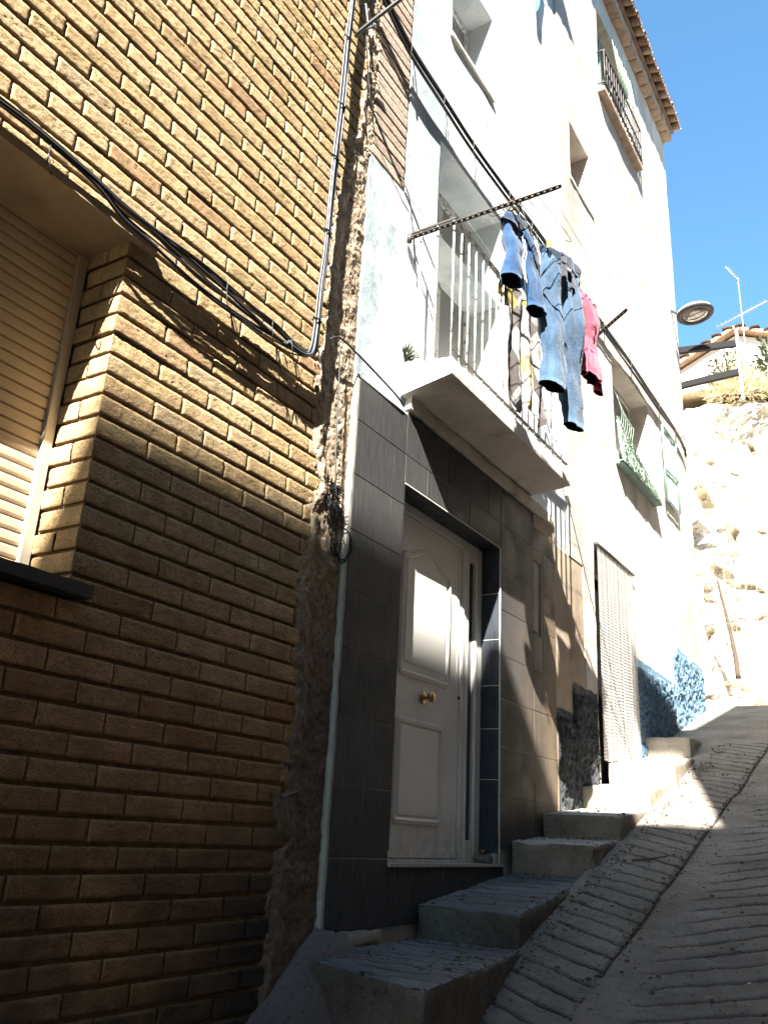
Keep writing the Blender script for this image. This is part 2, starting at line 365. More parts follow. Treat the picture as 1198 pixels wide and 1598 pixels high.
def towel_mat():
    t = NT('patterned_blanket')
    v = t.n('ShaderNodeTexVoronoi'); v.inputs['Scale'].default_value = 7.0; t.l(t.coord((1, 1, .7)), v.inputs['Vector'])
    c = t.ramp(v.outputs['Color'], [(0, (.55, .55, .52)), (.30, (.55, .55, .52)), (.34, (.09, .075, .07)), (.62, (.09, .075, .07)), (.65, (.50, .38, .06)), (.70, (.50, .38, .06)), (.74, (.30, .29, .27))])
    c = t.mix(t.ramp(t.noise(34, 5, .6, (1, 1, .4)), [(.45, .55), (.55, 0)]), c, (.06, .06, .06))
    t.bump(t.noise(18, 4), .6, .01); return t.out(c, .95, .1)
M_towel = towel_mat()
M_bluecloth = simple('blue_cloth', (.10, .30, .52), .9, .1)
M_yellow = simple('yellow_peg', (.62, .50, .08), .5, .3)
M_antenna = simple('aluminium_antenna', (.30, .30, .30), .4, .5, .3)
M_shade_wall = plaster('opposite_render', (.17, .14, .11), (.13, .11, .09), (.10, .085, .07), .5, .5)
M_shut = simple('brown_shutter', (.12, .08, .05), .6, .3)

# ================================================================== BRICK HOUSE
CP = .0902; BP = .296; Z0 = 1.025; XF = -.02
brick_house = thing('brick_house', (0, 0, .0), 'yellow split face brick house with half shut roller shutter at left', 'house')
WY1 = 1.955; WZ0 = 2.335; WZ1 = 3.79
def brick_path(mb, pts, z0, z1, amp=.0034, du=.0095, dv=.008, rr=.0035, m=0):
    pts = [Vector((p[0], p[1])) for p in pts]
    seg = [(pts[i+1]-pts[i]).length for i in range(len(pts)-1)]; L = sum(seg)
    nu = max(2, int(L/du)); nv = max(2, int((z1-z0)/dv)); sd = random.random()*50; rv = random.random()
    tilt = random.uniform(-.0015, .0015); proud = random.uniform(-.002, .003)
    nor = [Vector(((pts[i+1]-pts[i]).y, -(pts[i+1]-pts[i]).x)).normalized() for i in range(len(seg))]
    ws = random.uniform(.6, 1.3)
    def at(s):
        a = s
        for i, l in enumerate(seg):
            if a <= l or i == len(seg)-1: break
            a -= l
        p = pts[i]+(pts[i+1]-pts[i])*(a/seg[i]); n = nor[i].copy()
        if i < len(seg)-1 and seg[i]-a < .012: n = (nor[i]+nor[i+1])*.5
        if i > 0 and a < .012: n = (nor[i]+nor[i-1])*.5
        return p, n
    i0 = len(mb.v)
    ss = [L*a/nu for a in range(nu+1)]
    if len(seg) > 1:
        k = min(range(nu+1), key=lambda q: abs(ss[q]-seg[0])); ss[k] = seg[0]
    rows = [(0, -.03)]+[(b/nv, 0) for b in range(nv+1)]+[(1, -.03)]
    cols = [(0, -.03)]+[(s, 0) for s in ss]+[(L, -.03)]; kdup = -1
    if len(seg) > 1: kdup = k+1; cols.insert(kdup, cols[kdup])
    wob = [random.uniform(-.0022, .0022) for _ in range(4)]
    for s, back in cols:
        p, n = at(s)
        for v, bk in rows:
            z = z0+(z1-z0)*v
            d = n3(p.y*1.0, p.x+sd, z*ws*1.5, 22, 3)*amp*.7 + nz(Vector((p.y*75, sd+p.x*75, z*120)))*amp*.9
            eu = min(s, L-s); ev = min(z-z0, z1-z)
            d -= rr*max(0, 1-eu/.008)**2*.8 + rr*max(0, 1-ev/.009)**2*.8
            d += tilt*(v-.5)*2+proud
            if back or bk: d = -.035
            q = p+n*d
            zz = z+nz(Vector((s*9, sd, v*3)))*.0010
            mb.v.append((q.x, q.y+nz(Vector((v*3, sd, s)))*.0015, zz))
    nr = len(rows)
    for a in range(len(cols)-1):
        if a == kdup: continue
        for b in range(nr-1):
            edge = a in (0, len(cols)-2) or b in (0, nr-2)
            mb.face((i0+a*nr+b, i0+(a+1)*nr+b, i0+(a+1)*nr+b+1, i0+a*nr+b+1), 1 if b in (0, nr-2) else m, rv, not edge)  # brick tops and undersides take the joint colour, painting shade into the recess
def edge_at(z):   # ragged end of the bricks towards the white house
    return 3.32+.07*nz(Vector((z*1.7, 3, 1)))+.05*nz(Vector((z*7, 9, 1)))+(-.05 if z < 1.7 else 0)+.18*min(1, max(0, (z-5.0)/.6))
bw = MB()
for k in range(-12, 112):
    z0 = Z0+CP*k; z1 = z0+CP-.0150; zc = (z0+z1)/2; z0 += .0
    sh = 2.071+(BP/2 if k % 2 else 0)
    ye = edge_at(zc)
    lo = (zc < .15 or zc > 7.4)
    y = sh-BP*22
    while y < 3.5:
        a, b = y+.0040, y+BP-.0040
        y += BP
        if a < -3.2: continue
        if a > ye-.03: continue
        b = min(b, ye)
        hole = WZ0-.01 < zc < WZ1+.03
        if hole and b < WY1+.02 and a > -.3: continue
        if hole and a < WY1 < b+.05 and b-WY1 < .02: continue
        if hole and a < WY1+.16 and b > WY1:
            if zc > WZ1: a = max(a, 2.075)
            else:
                dep = .235 if (k % 2) else .12
                brick_path(bw, [(XF-dep, WY1), (XF, WY1), (XF, b)], z0, z1)
                if k % 2 == 0: brick_path(bw, [(XF-.26, WY1+.001), (XF-.129, WY1+.001)], z0, z1)
                continue
        if hole and a < WY1 and b > WY1: a = WY1+.002
        if b-a < .03: continue
        if lo or b < .4: bw.box(XF-.03, XF+random.uniform(-.003, .004), a, b, z0, z1, 0, random.random())
        else: brick_path(bw, [(XF, a), (XF, b)], z0, z1)
# mortar backing with the window hole left open
for (ya, yb, za, zb) in ((-3.2, 3.4, -1, WZ0-.06), (-3.2, 3.4, WZ1+.08, 11.2), (WY1+.016, 3.4, WZ0-.06, WZ1+.08), (-3.2, -.3, WZ0-.06, WZ1+.08)):
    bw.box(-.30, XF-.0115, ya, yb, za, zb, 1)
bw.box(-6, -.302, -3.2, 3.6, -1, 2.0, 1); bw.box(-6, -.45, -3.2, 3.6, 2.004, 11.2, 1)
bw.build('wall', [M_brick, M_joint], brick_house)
def rough_box(mb, p8, cut=.03, amp=.005, chip=.012, m=0, mt=None, seed=0, rr=.01):
    P = [Vector(q) for q in p8]
    def tri(u, v, w_):
        a = P[0]*(1-u)*(1-v)+P[1]*u*(1-v)+P[2]*u*v+P[3]*(1-u)*v
        b = P[4]*(1-u)*(1-v)+P[5]*u*(1-v)+P[6]*u*v+P[7]*(1-u)*v
        return a*(1-w_)+b*w_
    lx = max((P[1]-P[0]).length, (P[5]-P[4]).length); ly = max((P[3]-P[0]).length, (P[2]-P[1]).length); lz = (P[4]-P[0]).length
    nx, ny, nzz = [max(1, int(l/cut)) for l in (lx, ly, lz)]
    cen = sum(P, Vector())/8
    ex, ey, ez = (P[1]-P[0]).normalized(), (P[3]-P[0]).normalized(), (P[4]-P[0]).normalized()
    def pos(u, v, w_):
        p = tri(u, v, w_)
        du = min(u, 1-u)*lx; dv = min(v, 1-v)*ly; dw = min(w_, 1-w_)*lz
        q = Vector(p)
        c = chip*(.35+max(0, n3(p.x+seed, p.y, p.z, 6, 2))*2.5)
        near = sorted((du, dv, dw))
        if near[1] < .02:      # on an arris: knock it back
            k = (1-near[1]/.02)*(1-min(1, near[0]/.02)); q += (Vector((-ex*(1 if u > .5 else -1)) if du < .02 else (0, 0, 0))+Vector((-ey*(1 if v > .5 else -1)) if dv < .02 else (0, 0, 0))+Vector((-ez*(1 if w_ > .5 else -1)) if dw < .02 else (0, 0, 0)))*c*k
        d = n3(p.x+seed, p.y*1.0, p.z, 9, 3)*amp*2
        nrm = Vector((0, 0, 0))
        if du < 1e-6: nrm += ex*(1 if u > .5 else -1)
        if dv < 1e-6: nrm += ey*(1 if v > .5 else -1)
        if dw < 1e-6: nrm += ez*(1 if w_ > .5 else -1)
        return q+nrm*d
    mt = m if mt is None else mt
    mb.grid(lambda a, b: pos(a, b, 1), nx, ny, mt); mb.grid(lambda a, b: pos(a, b, 0), nx, ny, m, flip=True)
    mb.grid(lambda a, b: pos(a, 0, b), nx, nzz, m); mb.grid(lambda a, b: pos(a, 1, b), nx, nzz, m, flip=True)
    mb.grid(lambda a, b: pos(1, a, b), ny, nzz, m); mb.grid(lambda a, b: pos(0, a, b), ny, nzz, m, flip=True)
def bx8(x0, x1, y0, y1, z0, z1): return [(x0, y0, z0), (x1, y0, z0), (x1, y1, z0), (x0, y1, z0), (x0, y0, z1), (x1, y0, z1), (x1, y1, z1), (x0, y1, z1)]
l_ = MB(); rough_box(l_, bx8(-.29, .022, -.35, 2.07, WZ1, WZ1+.045), .04, .001, .004); rough_box(l_, bx8(-.42, -.292, -.35, 1.99, WZ1+.03, WZ1+.3), .1, .001, .004)
l_.build('window_lintel', M_lintel, brick_house)
l_ = MB(); rough_box(l_, bx8(-.42, .045, -.35, 2.02, WZ0-.052, WZ0-.003), .05, .0006, .004); l_.build('window_sill', M_sill, brick_house)
sh = MB()   # roller shutter curtain: one long ridged sheet
SP = .0515
for k in range(30):
    z = WZ0+.0+SP*k
    prof = [(-.292, 0), (-.2815, .0035), (-.2795, .012), (-.2793, .034), (-.281, .0445), (-.292, .0472)]
    for (xa, za), (xb, zb) in zip(prof[:-1], prof[1:]):
        sh.quad((xa, -.3, z+za), (xa, WY1-.03, z+za), (xb, WY1-.03, z+zb), (xb, -.3, z+zb))
sh.box(-.31, -.293, -.3, WY1-.03, WZ0, WZ1+.05, 1)
sh.build('roller_shutter', [M_slat, M_gap], brick_house)
g = MB(); g.box(-.292, -.262, WY1-.045, WY1-.003, WZ0, WZ1-.002); g.box(-.292, -.268, -.3, WY1-.046, WZ0, WZ0+.02); g.build('shutter_guide', M_alu, brick_house)
mj = MB()   # rough mortar filling between brick wall and tiled house
def mpos(a, b):
    z = .6+(10.6)*b
    yl = edge_at(z)-.05+.05*nz(Vector((z*5, 1, 5)))+.03*nz(Vector((z*19, 1, 5))); yr = 3.625 if z < 5.58 else 3.68
    y = yl+(yr-yl)*a
    f = math.sin(math.pi*min(1, max(0, a*.9+.1)))**.5
    x = -.040+.012*f+.018*n3(y, 7.7, z, 11, 4)+.009*abs(nz(Vector((y*40, z*40, 2))))+.006*nz(Vector((y*90, z*70, 6)))
    h = max(0, 1-abs(a-.2)/.2); x += .020*h*(1 if z < 9 else 0)
    if a < .06: x -= .03*(1-a/.06)
    return (x, y, z)
mj.grid(mpos, 40, 1100, s=True); mj.build('mortar_fill', M_mortar, brick_house)
ft = MB()   # mortar lumps smeared over the brick ends
for i in range(260):
    z = random.uniform(1.1, 9.5); y = edge_at(z)-random.uniform(-.06, .10)*random.random(); rr = random.uniform(.008, .026)
    c = Vector((XF+.002, y, z)); i0 = len(ft.v); n_ = 7
    for a in range(n_):
        th = 2*math.pi*a/n_; q = rr*random.uniform(.6, 1.3); ft.v.append((c.x-.012, c.y+q*math.cos(th), c.z+q*1.2*math.sin(th)))
    ft.v.append((c.x+rr*.5, c.y, c.z))
    for a in range(n_): ft.face((i0+a, i0+(a+1) % n_, i0+n_), 0, .5, True)
tag(ft.build('mortar_smear', M_mortar, brick_house), kind='stuff')

# ================================================================== WHITE HOUSE
white_house = thing('white_house', (0, 4, 0), 'bluish white plastered house with grey tiled doorway and small balcony', 'house')
def wall_panel(mb, y0, y1, z0, z1, holes, X=0.0, depth=.3, m=0, step=.12, amp=.006, side_m=None):
    ys = sorted({y0, y1, *[h[0] for h in holes], *[h[1] for h in holes]}); zs = sorted({z0, z1, *[h[2] for h in holes], *[h[3] for h in holes]})
    ys = [q for q in ys if y0 <= q <= y1]; zs = [q for q in zs if z0 <= q <= z1]
    fx = lambda y, z: X+amp*n3(y, 1.3, z, 2.5, 2)*2
    for i in range(len(ys)-1):
        for j in range(len(zs)-1):
            ya, yb, za, zb = ys[i], ys[i+1], zs[j], zs[j+1]; yc, zc = (ya+yb)/2, (za+zb)/2
            if any(h[0] < yc < h[1] and h[2] < zc < h[3] for h in holes): continue
            nu = max(1, int((yb-ya)/step)); nv = max(1, int((zb-za)/step))
            mb.grid(lambda a, b: (fx(ya+(yb-ya)*a, za+(zb-za)*b), ya+(yb-ya)*a, za+(zb-za)*b), nu, nv, m)
            mb.quad((X-depth, ya, za), (X-depth, ya, zb), (X-depth, yb, zb), (X-depth, yb, za), m)
    def ring(ya, yb, za, zb, inn):
        e = [((ya, za), (yb, za)), ((yb, za), (yb, zb)), ((yb, zb), (ya, zb)), ((ya, zb), (ya, za))]
        if inn:
            cl = lambda p: (min(y1, max(y0, p[0])), min(z1, max(z0, p[1])))
            e = [(cl(p), cl(q)) for p, q in e]
            e = [(p, q) for p, q in e if math.dist(p, q) > 1e-4 and not (p[1] == q[1] and p[1] in (z0, z1)) and not (p[0] == q[0] and p[0] in (y0, y1))]
        for (p, q) in e:
            L = math.dist(p, q); n_ = max(1, int(L/step))
            for k in range(n_):
                a = (p[0]+(q[0]-p[0])*k/n_, p[1]+(q[1]-p[1])*k/n_); b = (p[0]+(q[0]-p[0])*(k+1)/n_, p[1]+(q[1]-p[1])*(k+1)/n_)
                A, B = (fx(*a), *a), (fx(*b), *b); A2, B2 = (X-depth, *a), (X-depth, *b)
                if inn: mb.quad(A, B, B2, A2, m)
                else: mb.quad(A2, B2, B, A, m)
    ring(y0, y1, z0, z1, False)
    for h in holes: ring(h[0], h[1], h[2], h[3], True)
DO = (4.18, 5.55, 1.40, 3.545)     # doorway
BD = (4.50, 5.57, 4.30, 6.43)      # balcony door
TW = (4.63, 5.37, 7.60, 8.50)      # upper window
ww = MB()
wall_panel(ww, 3.625, 6.95, .3, 5.60, [(4.18, 5.55, 1.40, 3.545), BD], X=-.025, depth=.33)
wall_panel(ww, 4.06, 6.95, 5.604, 11.0, [BD, TW], X=-.025, depth=.33)
ww.box(-6, -.36, 3.62, 6.95, -.5, 1.38, 0); ww.box(-6, -.42, 3.62, 6.95, 1.384, 11, 0)
ww.build('wall', M_white, white_house)
eb = MB()
eb.box(-.3, -.039, 3.63, 4.055, 5.6, 10.9, 1)
for k in range(-2, 60):
    z0 = 5.62+.0862*k; z1 = z0+.0862-.016
    if z0 < 5.59: continue
    ya = 3.70+(.11 if k % 2 else .02)+random.uniform(-.01, .01)
    yy = [3.64, 4.05]
    for a, b in zip(yy[:-1], yy[1:]):
        b = min(b, 4.05)
        if b-a < .03: continue
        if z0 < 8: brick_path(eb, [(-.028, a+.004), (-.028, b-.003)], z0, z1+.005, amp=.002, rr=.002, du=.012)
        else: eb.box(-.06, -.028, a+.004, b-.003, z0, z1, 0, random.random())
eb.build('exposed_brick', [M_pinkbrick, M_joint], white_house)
# --- tile cladding: slabs with open grout joints
def tile(mb, x0, x1, y0, y1, z0, z1, nrm='x', m=0):
    r = random.random(); b = .0025; t = random.uniform(-.0012, .0012)
    if nrm == 'x':
        A = [(x0, y0, z0), (x0, y1, z0), (x0, y1, z1), (x0, y0, z1)]; B = [(x1+t, y0+b, z0+b), (x1, y1-b, z0+b), (x1-t, y1-b, z1-b), (x1, y0+b, z1-b)]
    i = len(mb.v); mb.v += A+[(p[0]-b, *((A[k][1], A[k][2]))) for k, p in enumerate(B)]+B
    for k in range(4):
        q = (k+1) % 4; mb.face((i+k, i+q, i+4+q, i+4+k), m, r); mb.face((i+4+k, i+4+q, i+8+q, i+8+k), m, r)
    mb.face((i+8, i+9, i+10, i+11), m, r)
ROW = [1.115, 1.435, 1.772, 2.11, 2.44, 2.757, 3.08, 3.40, 3.73, 4.00]
tc = MB(); G = .003
XT0, XT1 = -.012, 0.0
for a, b in zip(ROW[:-1], ROW[1:]):
    tile(tc, XT0, XT1, 3.645, 4.18-G, a+G/2, b-G/2)
rr_ = [z-.0 for z in (1.82, 2.145, 2.465, 2.765, 3.09, 3.545)]
for a, b in zip([1.50, 1.82, 2.145, 2.465, 2.765, 3.09, 3.40, 3.73], [1.82, 2.145, 2.465, 2.765, 3.09, 3.40, 3.73, 4.02]):
    a2 = a
    for ya, yb in ((5.55, 6.15), (6.15, 6.60)):
        if a < 3.62 and b > 3.04 and ya == 6.15:    # leave the meter niche open
            for (p, q, r_, s_) in ((6.34, 6.60, a, b),):
                tile(tc, XT0, XT1, p, q, r_+G/2, s_-G/2)
            if b > 3.62: tile(tc, XT0, XT1, 6.15, 6.34-G, 3.625, b-G/2)
            if a < 3.04: tile(tc, XT0, XT1, 6.15, 6.34-G, a+G/2, 3.04)
            continue
        tile(tc, XT0, XT1, ya+G/2+(.006 if ya < 5.6 else 0), yb-G/2, a2+G/2, b-G/2)
for ya, yb in ((4.18, 4.45), (4.45, 5.05), (5.05, 5.55)):
    tile(tc, XT0, XT1, ya+G/2, yb-G/2, 3.545+.004, 3.73-G/2)
for ya, yb in ((4.18, 4.74), (4.74, 5.34), (5.34, 5.55)):
    tile(tc, XT0, XT1, ya+G/2, yb-G/2, 3.73+G/2, 4.02)
for ya, yb in ((4.18, 4.45), (4.45, 5.03), (5.03, 5.62)):
    tile(tc, XT0, XT1, ya+G/2, yb-G/2, 1.115, 1.395)
tc.build('tile_cladding', M_tile, white_house)
gb = MB()
for q in ((3.65, 4.178, 1.12, 3.995), (4.178, 5.552, 3.548, 4.015), (5.552, 6.145, 1.50, 4.015), (6.145, 6.335, 1.6, 3.036), (6.145, 6.335, 3.63, 4.015), (6.335, 6.595, 1.7, 4.015), (4.178, 5.60, 1.12, 1.39)):
    gb.box(-.05, -.0035, *q)
gb.build('grout_bed', M_grout, white_house)
et = MB(); rough_box(et, bx8(-.06, -.0015, 3.618, 3.6435, 1.10, 4.01), .03, .0012, .003); 
rough_box(et, bx8(-.05, .004, 3.66, 4.16, 1.045, 1.112), .03, .005, .008)
et.build('cladding_edge', M_edge, white_house)
jt = MB()    # glossy dark tiles lining the doorway
for a, b in zip([1.405, 1.475, 1.93, 2.26, 2.55, 2.87, 3.20], [1.475, 1.93, 2.26, 2.55, 2.87, 3.20, 3.54]):
    r = random.random()
    if a < 1.45: continue
    jt.box(-.140, -.004, 5.538, 5.549, a+.002, b-.002, 0, r)
    jt.box(-.140, -.004, 4.181, 4.192, a+.002, b-.002, 0, r)
for ya, yb in ((4.195, 4.76), (4.76, 5.30), (5.30, 5.536)):
    jt.box(-.140, -.004, ya+.0015, yb-.0015, 3.530, 3.5435, 0, random.random())
jt.build('doorway_lining', M_tileb, white_house)
jg = MB(); jg.box(-.142, -.003, 5.5385, 5.5495, 1.6, 3.54); jg.box(-.001, .004, 5.541, 5.549, 1.42, 3.54)
for z in (1.93, 2.26, 2.55, 2.87, 3.20): jg.box(-.138, -.006, 5.5372, 5.539, z-.002, z+.002)
jg.box(-.0015, .0035, 4.186, 5.54, 3.537, 3.5445)
jg.build('lining_grout', M_grout, white_house)
ts = MB(); ts.box(-.14, .012, 4.185, 5.60, 1.396, 1.411); ts.build('threshold', M_edge, white_house)
XD = -.15
dr = MB()
dr.box(XD-.05, XD, 4.305, 5.232, 1.435, 3.455)
front_door = dr.build('front_door', M_door, white_house)
def mould(mb, path, w=.02, h=.014, close=True, X=XD):
    n_ = len(path)
    prof = [(-w, 0), (-w*.55, h*.75), (-w*.1, h), (w*.25, h*.55), (w*.45, h*.8), (w*.8, h*.5), (w, 0)]
    i0 = len(mb.v); K = len(prof)
    for k, p in enumerate(path):
        a = Vector(path[(k-1) % n_]) if (close or k) else Vector(p); b = Vector(path[(k+1) % n_]) if (close or k < n_-1) else Vector(p)
        t = (b-a).normalized(); nn = Vector((t.y, -t.x))
        for (u, hh) in prof: mb.v.append((X+hh, p[0]+nn.x*u, p[1]+nn.y*u))
    for k in range(n_ if close else n_-1):
        for j in range(K-1):
            a, b = i0+k*K+j, i0+((k+1) % n_)*K+j; mb.face((a, a+1, b+1, b), 0, .5, True)
def rrect(y0, y1, z0, z1, r=.03, top=None):
    P = []
    for cx, cz, a0 in ((y1-r, z0+r, -90), (y1-r, z1-r, 0)):
        for k in range(5): a = R(a0+22.5*k); P.append((cx+r*math.cos(a), cz+r*math.sin(a)))
    if top:
        for k in range(1, 24): u = k/24; P.append((y1-r+(y0+r-(y1-r))*u, z1+top(u)))
    for cx, cz, a0 in ((y0+r, z1-r, 90), (y0+r, z0+r, 180)):
        for k in range(5): a = R(a0+22.5*k); P.append((cx+r*math.cos(a), cz+r*math.sin(a)))
    return P
arch = lambda u: .085*(math.sin(math.pi*u)**2)*(1 if .12 < u < .88 else .6)+.0
ml = MB()
P1 = rrect(4.45, 5.06, 2.47, 3.20, .03, arch); P2 = rrect(4.45, 5.00, 1.63, 2.19, .03)
mould(ml, P1); mould(ml, P2)
for P in (P1, P2):
    yc = sum(p[0] for p in P)/len(P); zc = sum(p[1] for p in P)/len(P)
    hh = [(yc+(p[0]-yc)*.86, zc+(p[1]-zc)*.9) for p in P]; i0 = len(ml.v)
    h2 = [(yc+(p[0]-yc)*.82, zc+(p[1]-zc)*.87) for p in P]
    for p in hh: ml.v.append((XD+.0006, *p))
    for p in h2: ml.v.append((XD+.006, *p))
    n_ = len(P)
    for k in range(n_): ml.face((i0+k, i0+(k+1) % n_, i0+n_+(k+1) % n_, i0+n_+k), 0, .5, True)
    ml.face([i0+n_+k for k in range(n_)])
ml.box(XD, XD+.004, 5.19, 5.205, 1.44, 3.45); ml.box(XD, XD+.004, 4.31, 5.19, 1.435, 1.52)
ml.build('door_moulding', M_door, front_door)
kb = MB()
kc = (XD+.001, 4.745, 2.352)
kb.lathe([(0, .012), (.012, .014), (.03, .012), (.037, .006), (.038, 0)], kc, 'X', 28)
kb.lathe([(.011, .008), (.010, .035), (.013, .042), (.026, .050), (.031, .060), (.030, .070), (.022, .080), (.009, .084), (0, .085)], kc, 'X', 28)
kb.build('door_knob', M_brass, front_door)
kh = MB(); kh.lathe([(.006, .0), (.011, .004), (.012, .010), (.004, .012), (0, .012)], (XD, 5.215, 2.42), 'X', 14); kh.build('door_lock', M_raildark, front_door)
df = MB(); XR = XD+.008
df.box(XD-.06, XR, 4.196, 4.30, 1.412, 3.528); df.box(XD-.06, XR, 4.301, 5.534, 3.462, 3.528)
df.box(XD-.06, XR, 5.240, 5.335, 1.412, 3.461); df.box(XD-.06, XR, 5.445, 5.534, 1.412, 3.461)
df.box(XD-.06, XR, 5.336, 5.444, 1.412, 1.545); df.box(XD-.06, XR, 5.336, 5.444, 3.40, 3.461)
for (a, b) in ((5.25, 5.262), (5.318, 5.330), (5.450, 5.462)): df.box(XR, XR+.005, a, b, 1.45, 3.45)
df.box(XR, XR+.006, 4.31, 5.23, 3.466, 3.482)
df.box(XD-.06, XR+.004, 4.301, 5.239, 1.4122, 1.43)
df.build('door_frame', M_door, white_house)
sg = MB(); sg.box(XD-.03, XD-.02, 5.33, 5.45, 1.54, 3.41); sg.build('sidelight_glass', M_glass, white_house)
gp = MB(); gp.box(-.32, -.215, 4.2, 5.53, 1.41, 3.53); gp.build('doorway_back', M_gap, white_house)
hb = MB()   # broken base under the jamb, with rubble
rough_box(hb, bx8(-.135, -.03, 5.45, 5.536, 1.412, 1.47), .015, .008, .02, seed=3); rough_box(hb, bx8(-.10, -.06, 5.44, 5.50, 1.47, 1.50), .012, .01, .02, seed=5)
hb.build('broken_jamb_base', M_mortar, white_house)
# --- balcony
bs = MB()
rough_box(bs, [(-.02, 4.105, 4.10), (.335, 4.115, 4.175), (.335, 6.115, 4.175), (-.02, 6.105, 4.135), (-.02, 4.10, 4.32), (.34, 4.11, 4.285), (.34, 6.11, 4.275), (-.02, 6.10, 4.30)], .035, .0012, .004, 1, 1)
balcony = bs.build('balcony', [M_slab, M_slabw], white_house)
for p in balcony.data.polygons:
    c = p.center; p.material_index = 0 if p.normal.z < -.5 else 1
bl = MB(); rough_box(bl, bx8(-.02, .035, 4.16, 6.55, 4.025, 4.115), .03, .006, .01, seed=9); bl.build('corbel_strip', M_slab, balcony)
rl = MB(); zt = 5.31; xb = .315
ry0, ry1 = 4.13, 6.08
nb = 18
for k in range(nb+1):
    y = ry0+(ry1-ry0)*k/nb
    rl.tube([(xb, y, 4.27), (xb, y, zt)], .0065, 6)
for x in (.07, .195):
    for y in (ry0, ry1): rl.tube([(x, y, 4.28), (x, y, zt)], .0065, 6)
rl.build('railing', M_rail, balcony)
hr = MB()
hr.box(xb-.018, xb+.018, ry0-.012, ry1+.012, zt, zt+.012); hr.box(0, xb-.019, ry0-.012, ry0+.012, zt, zt+.012); hr.box(0, xb-.019, ry1-.012, ry1+.012, zt, zt+.012)
hr.box(xb-.012, xb+.012, ry0, ry1, 4.345, 4.352)
hr.build('handrail', M_raildark, balcony)
bd = MB(); XW = -.30
bd.box(XW-.04, XW, 4.505, 4.57, 4.30, 6.42); bd.box(XW-.04, XW, 5.50, 5.565, 4.30, 6.42); bd.box(XW-.04, XW, 4.571, 5.499, 6.35, 6.42); bd.box(XW-.04, XW, 5.0, 5.07, 4.30, 6.349)
bd.box(XW-.04, XW, 4.571, 4.999, 4.30, 4.7); bd.box(XW-.04, XW, 5.071, 5.499, 4.30, 4.7)
bdo = bd.build('balcony_door', M_rail, white_house)
bp_ = MB(); bp_.box(XW-.03, XW-.02, 4.56, 5.01, 4.69, 6.36); bp_.box(XW-.03, XW-.02, 5.06, 5.51, 4.69, 6.36); bp_.build('window_pane', M_pane, bdo)
tw = MB()
for q in ((4.635, 4.69, 7.60, 8.49), (5.31, 5.365, 7.60, 8.49), (4.691, 5.309, 8.43, 8.49), (4.691, 5.309, 7.60, 7.66), (4.97, 5.03, 7.661, 8.429)): tw.box(-.30, -.26, *q)
two = tw.build('window', M_rail, white_house)
q_ = MB(); q_.box(-.29, -.28, 4.68, 5.32, 7.65, 8.44); q_.build('window_pane', M_pane, two)
q_ = MB(); rough_box(q_, bx8(-.2, .002, 4.60, 5.40, 7.565, 7.598), .04, .001, .002); q_.build('window_sill', M_slabw, two)
ev = MB(); ev.box(-6, .25, 3.6, 6.7, 11.004, 11.12)
for k in range(14):
    y = 3.7+.22*k
    ev.grid(lambda a, b: (-2+2.32*a, y+.10*math.cos(math.pi*b), 11.13+1.1*(1-a)+.06*math.sin(math.pi*b)), 6, 6, 0, random.random())
ev.build('eave', M_roof, white_house)
wd = MB()   # whitewash crack line on render is left to material; a small service pipe stub
# ================================================================== BEIGE HOUSE
beige = thing('beige_house', (0, 9, 0), 'tall sun bleached beige rendered house with clay tile eave at the corner', 'house')
CG = (7.60, 8.74, 2.2, 4.22)
LW = (8.42, 9.82, 5.52, 6.67)
SW = (7.27, 7.90, 8.20, 8.96)
UW = (8.42, 9.90, 10.42, 11.85)
bw2 = MB()
wall_panel(bw2, 6.954, 11.75, 3.9, 12.4, [CG, LW, SW, UW], X=0, depth=.33, step=.12)
wall_panel(bw2, 7.3, 11.75, 1.3, 3.896, [(CG[0], CG[1], 1.2, CG[3])], X=0, depth=.33)
bw2.box(-6, -.45, 6.954, 11.75, 0, 12.4)
bw2.box(-.45, -.33, 11.4, 11.748, 1, 12.4)
bw2.build('wall', M_beige, beige)
lw = MB(); wall_panel(lw, 6.61, 7.296, 1.3, 3.896, [], X=-.006, depth=.3, amp=.008); wall_panel(lw, 6.954, 6.958, 3, 3.1, [])
rough_box(lw, bx8(-.02, .006, 6.16, 6.62, 3.9, 4.06), .04, .004, .01)
lw.build('lower_wall', M_brown, beige)
def plinth(pl, ya, yb, ztop, zbot, mi, X=.012, amp=.03, nu=110, nv=60):
    def P(a, b):
        y = ya+(yb-ya)*a; zt_ = ztop(y); zb_ = zbot(y); z = zb_+(zt_-zb_)*b
        x = X+amp*1.5*n3(y, .3, z, 14, 4)+.03*abs(n3(y, 4, z, 30, 2))
        if b > .93 or a < .03 or a > .97: x = min(x, .002)
        return (x, y, z+.02*nz(Vector((y*9, b*4, 1)))*(b > .5))
    pl.grid(P, nu, nv, mi)
gnd = lambda y: -.302+.3016*y-.1
pl = MB(); plinth(pl, 6.62, 7.57, lambda y: 2.55 if y < 6.98 else 2.80, gnd, 0); tag(pl.build('plinth', M_bluedk, beige), 'blue plinth left of the doorway, coloured dark for shade')
pl = MB()
plinth(pl, 8.76, 10.26, lambda y: 3.36-.02*(y-8.76), gnd, 0)
plinth(pl, 10.25, 11.74, lambda y: 3.80-.03*(y-10.2), gnd, 0)
tag(pl.build('plinth', M_blue, beige), 'rough bright blue plinth right of the doorway')
dg = MB(); dg.box(.012, .03, 7.40, 7.47, 2.25, 2.44); dg.build('drain_hole', M_gap, beige)
dh = MB(); dh.box(-.32, -.30, CG[0], CG[1], 1.9, CG[3]); dh.box(-.06, -.04, CG[0]+.09, CG[1], 1.9, CG[3]-.1); dh.build('doorway_back', M_gap, beige)
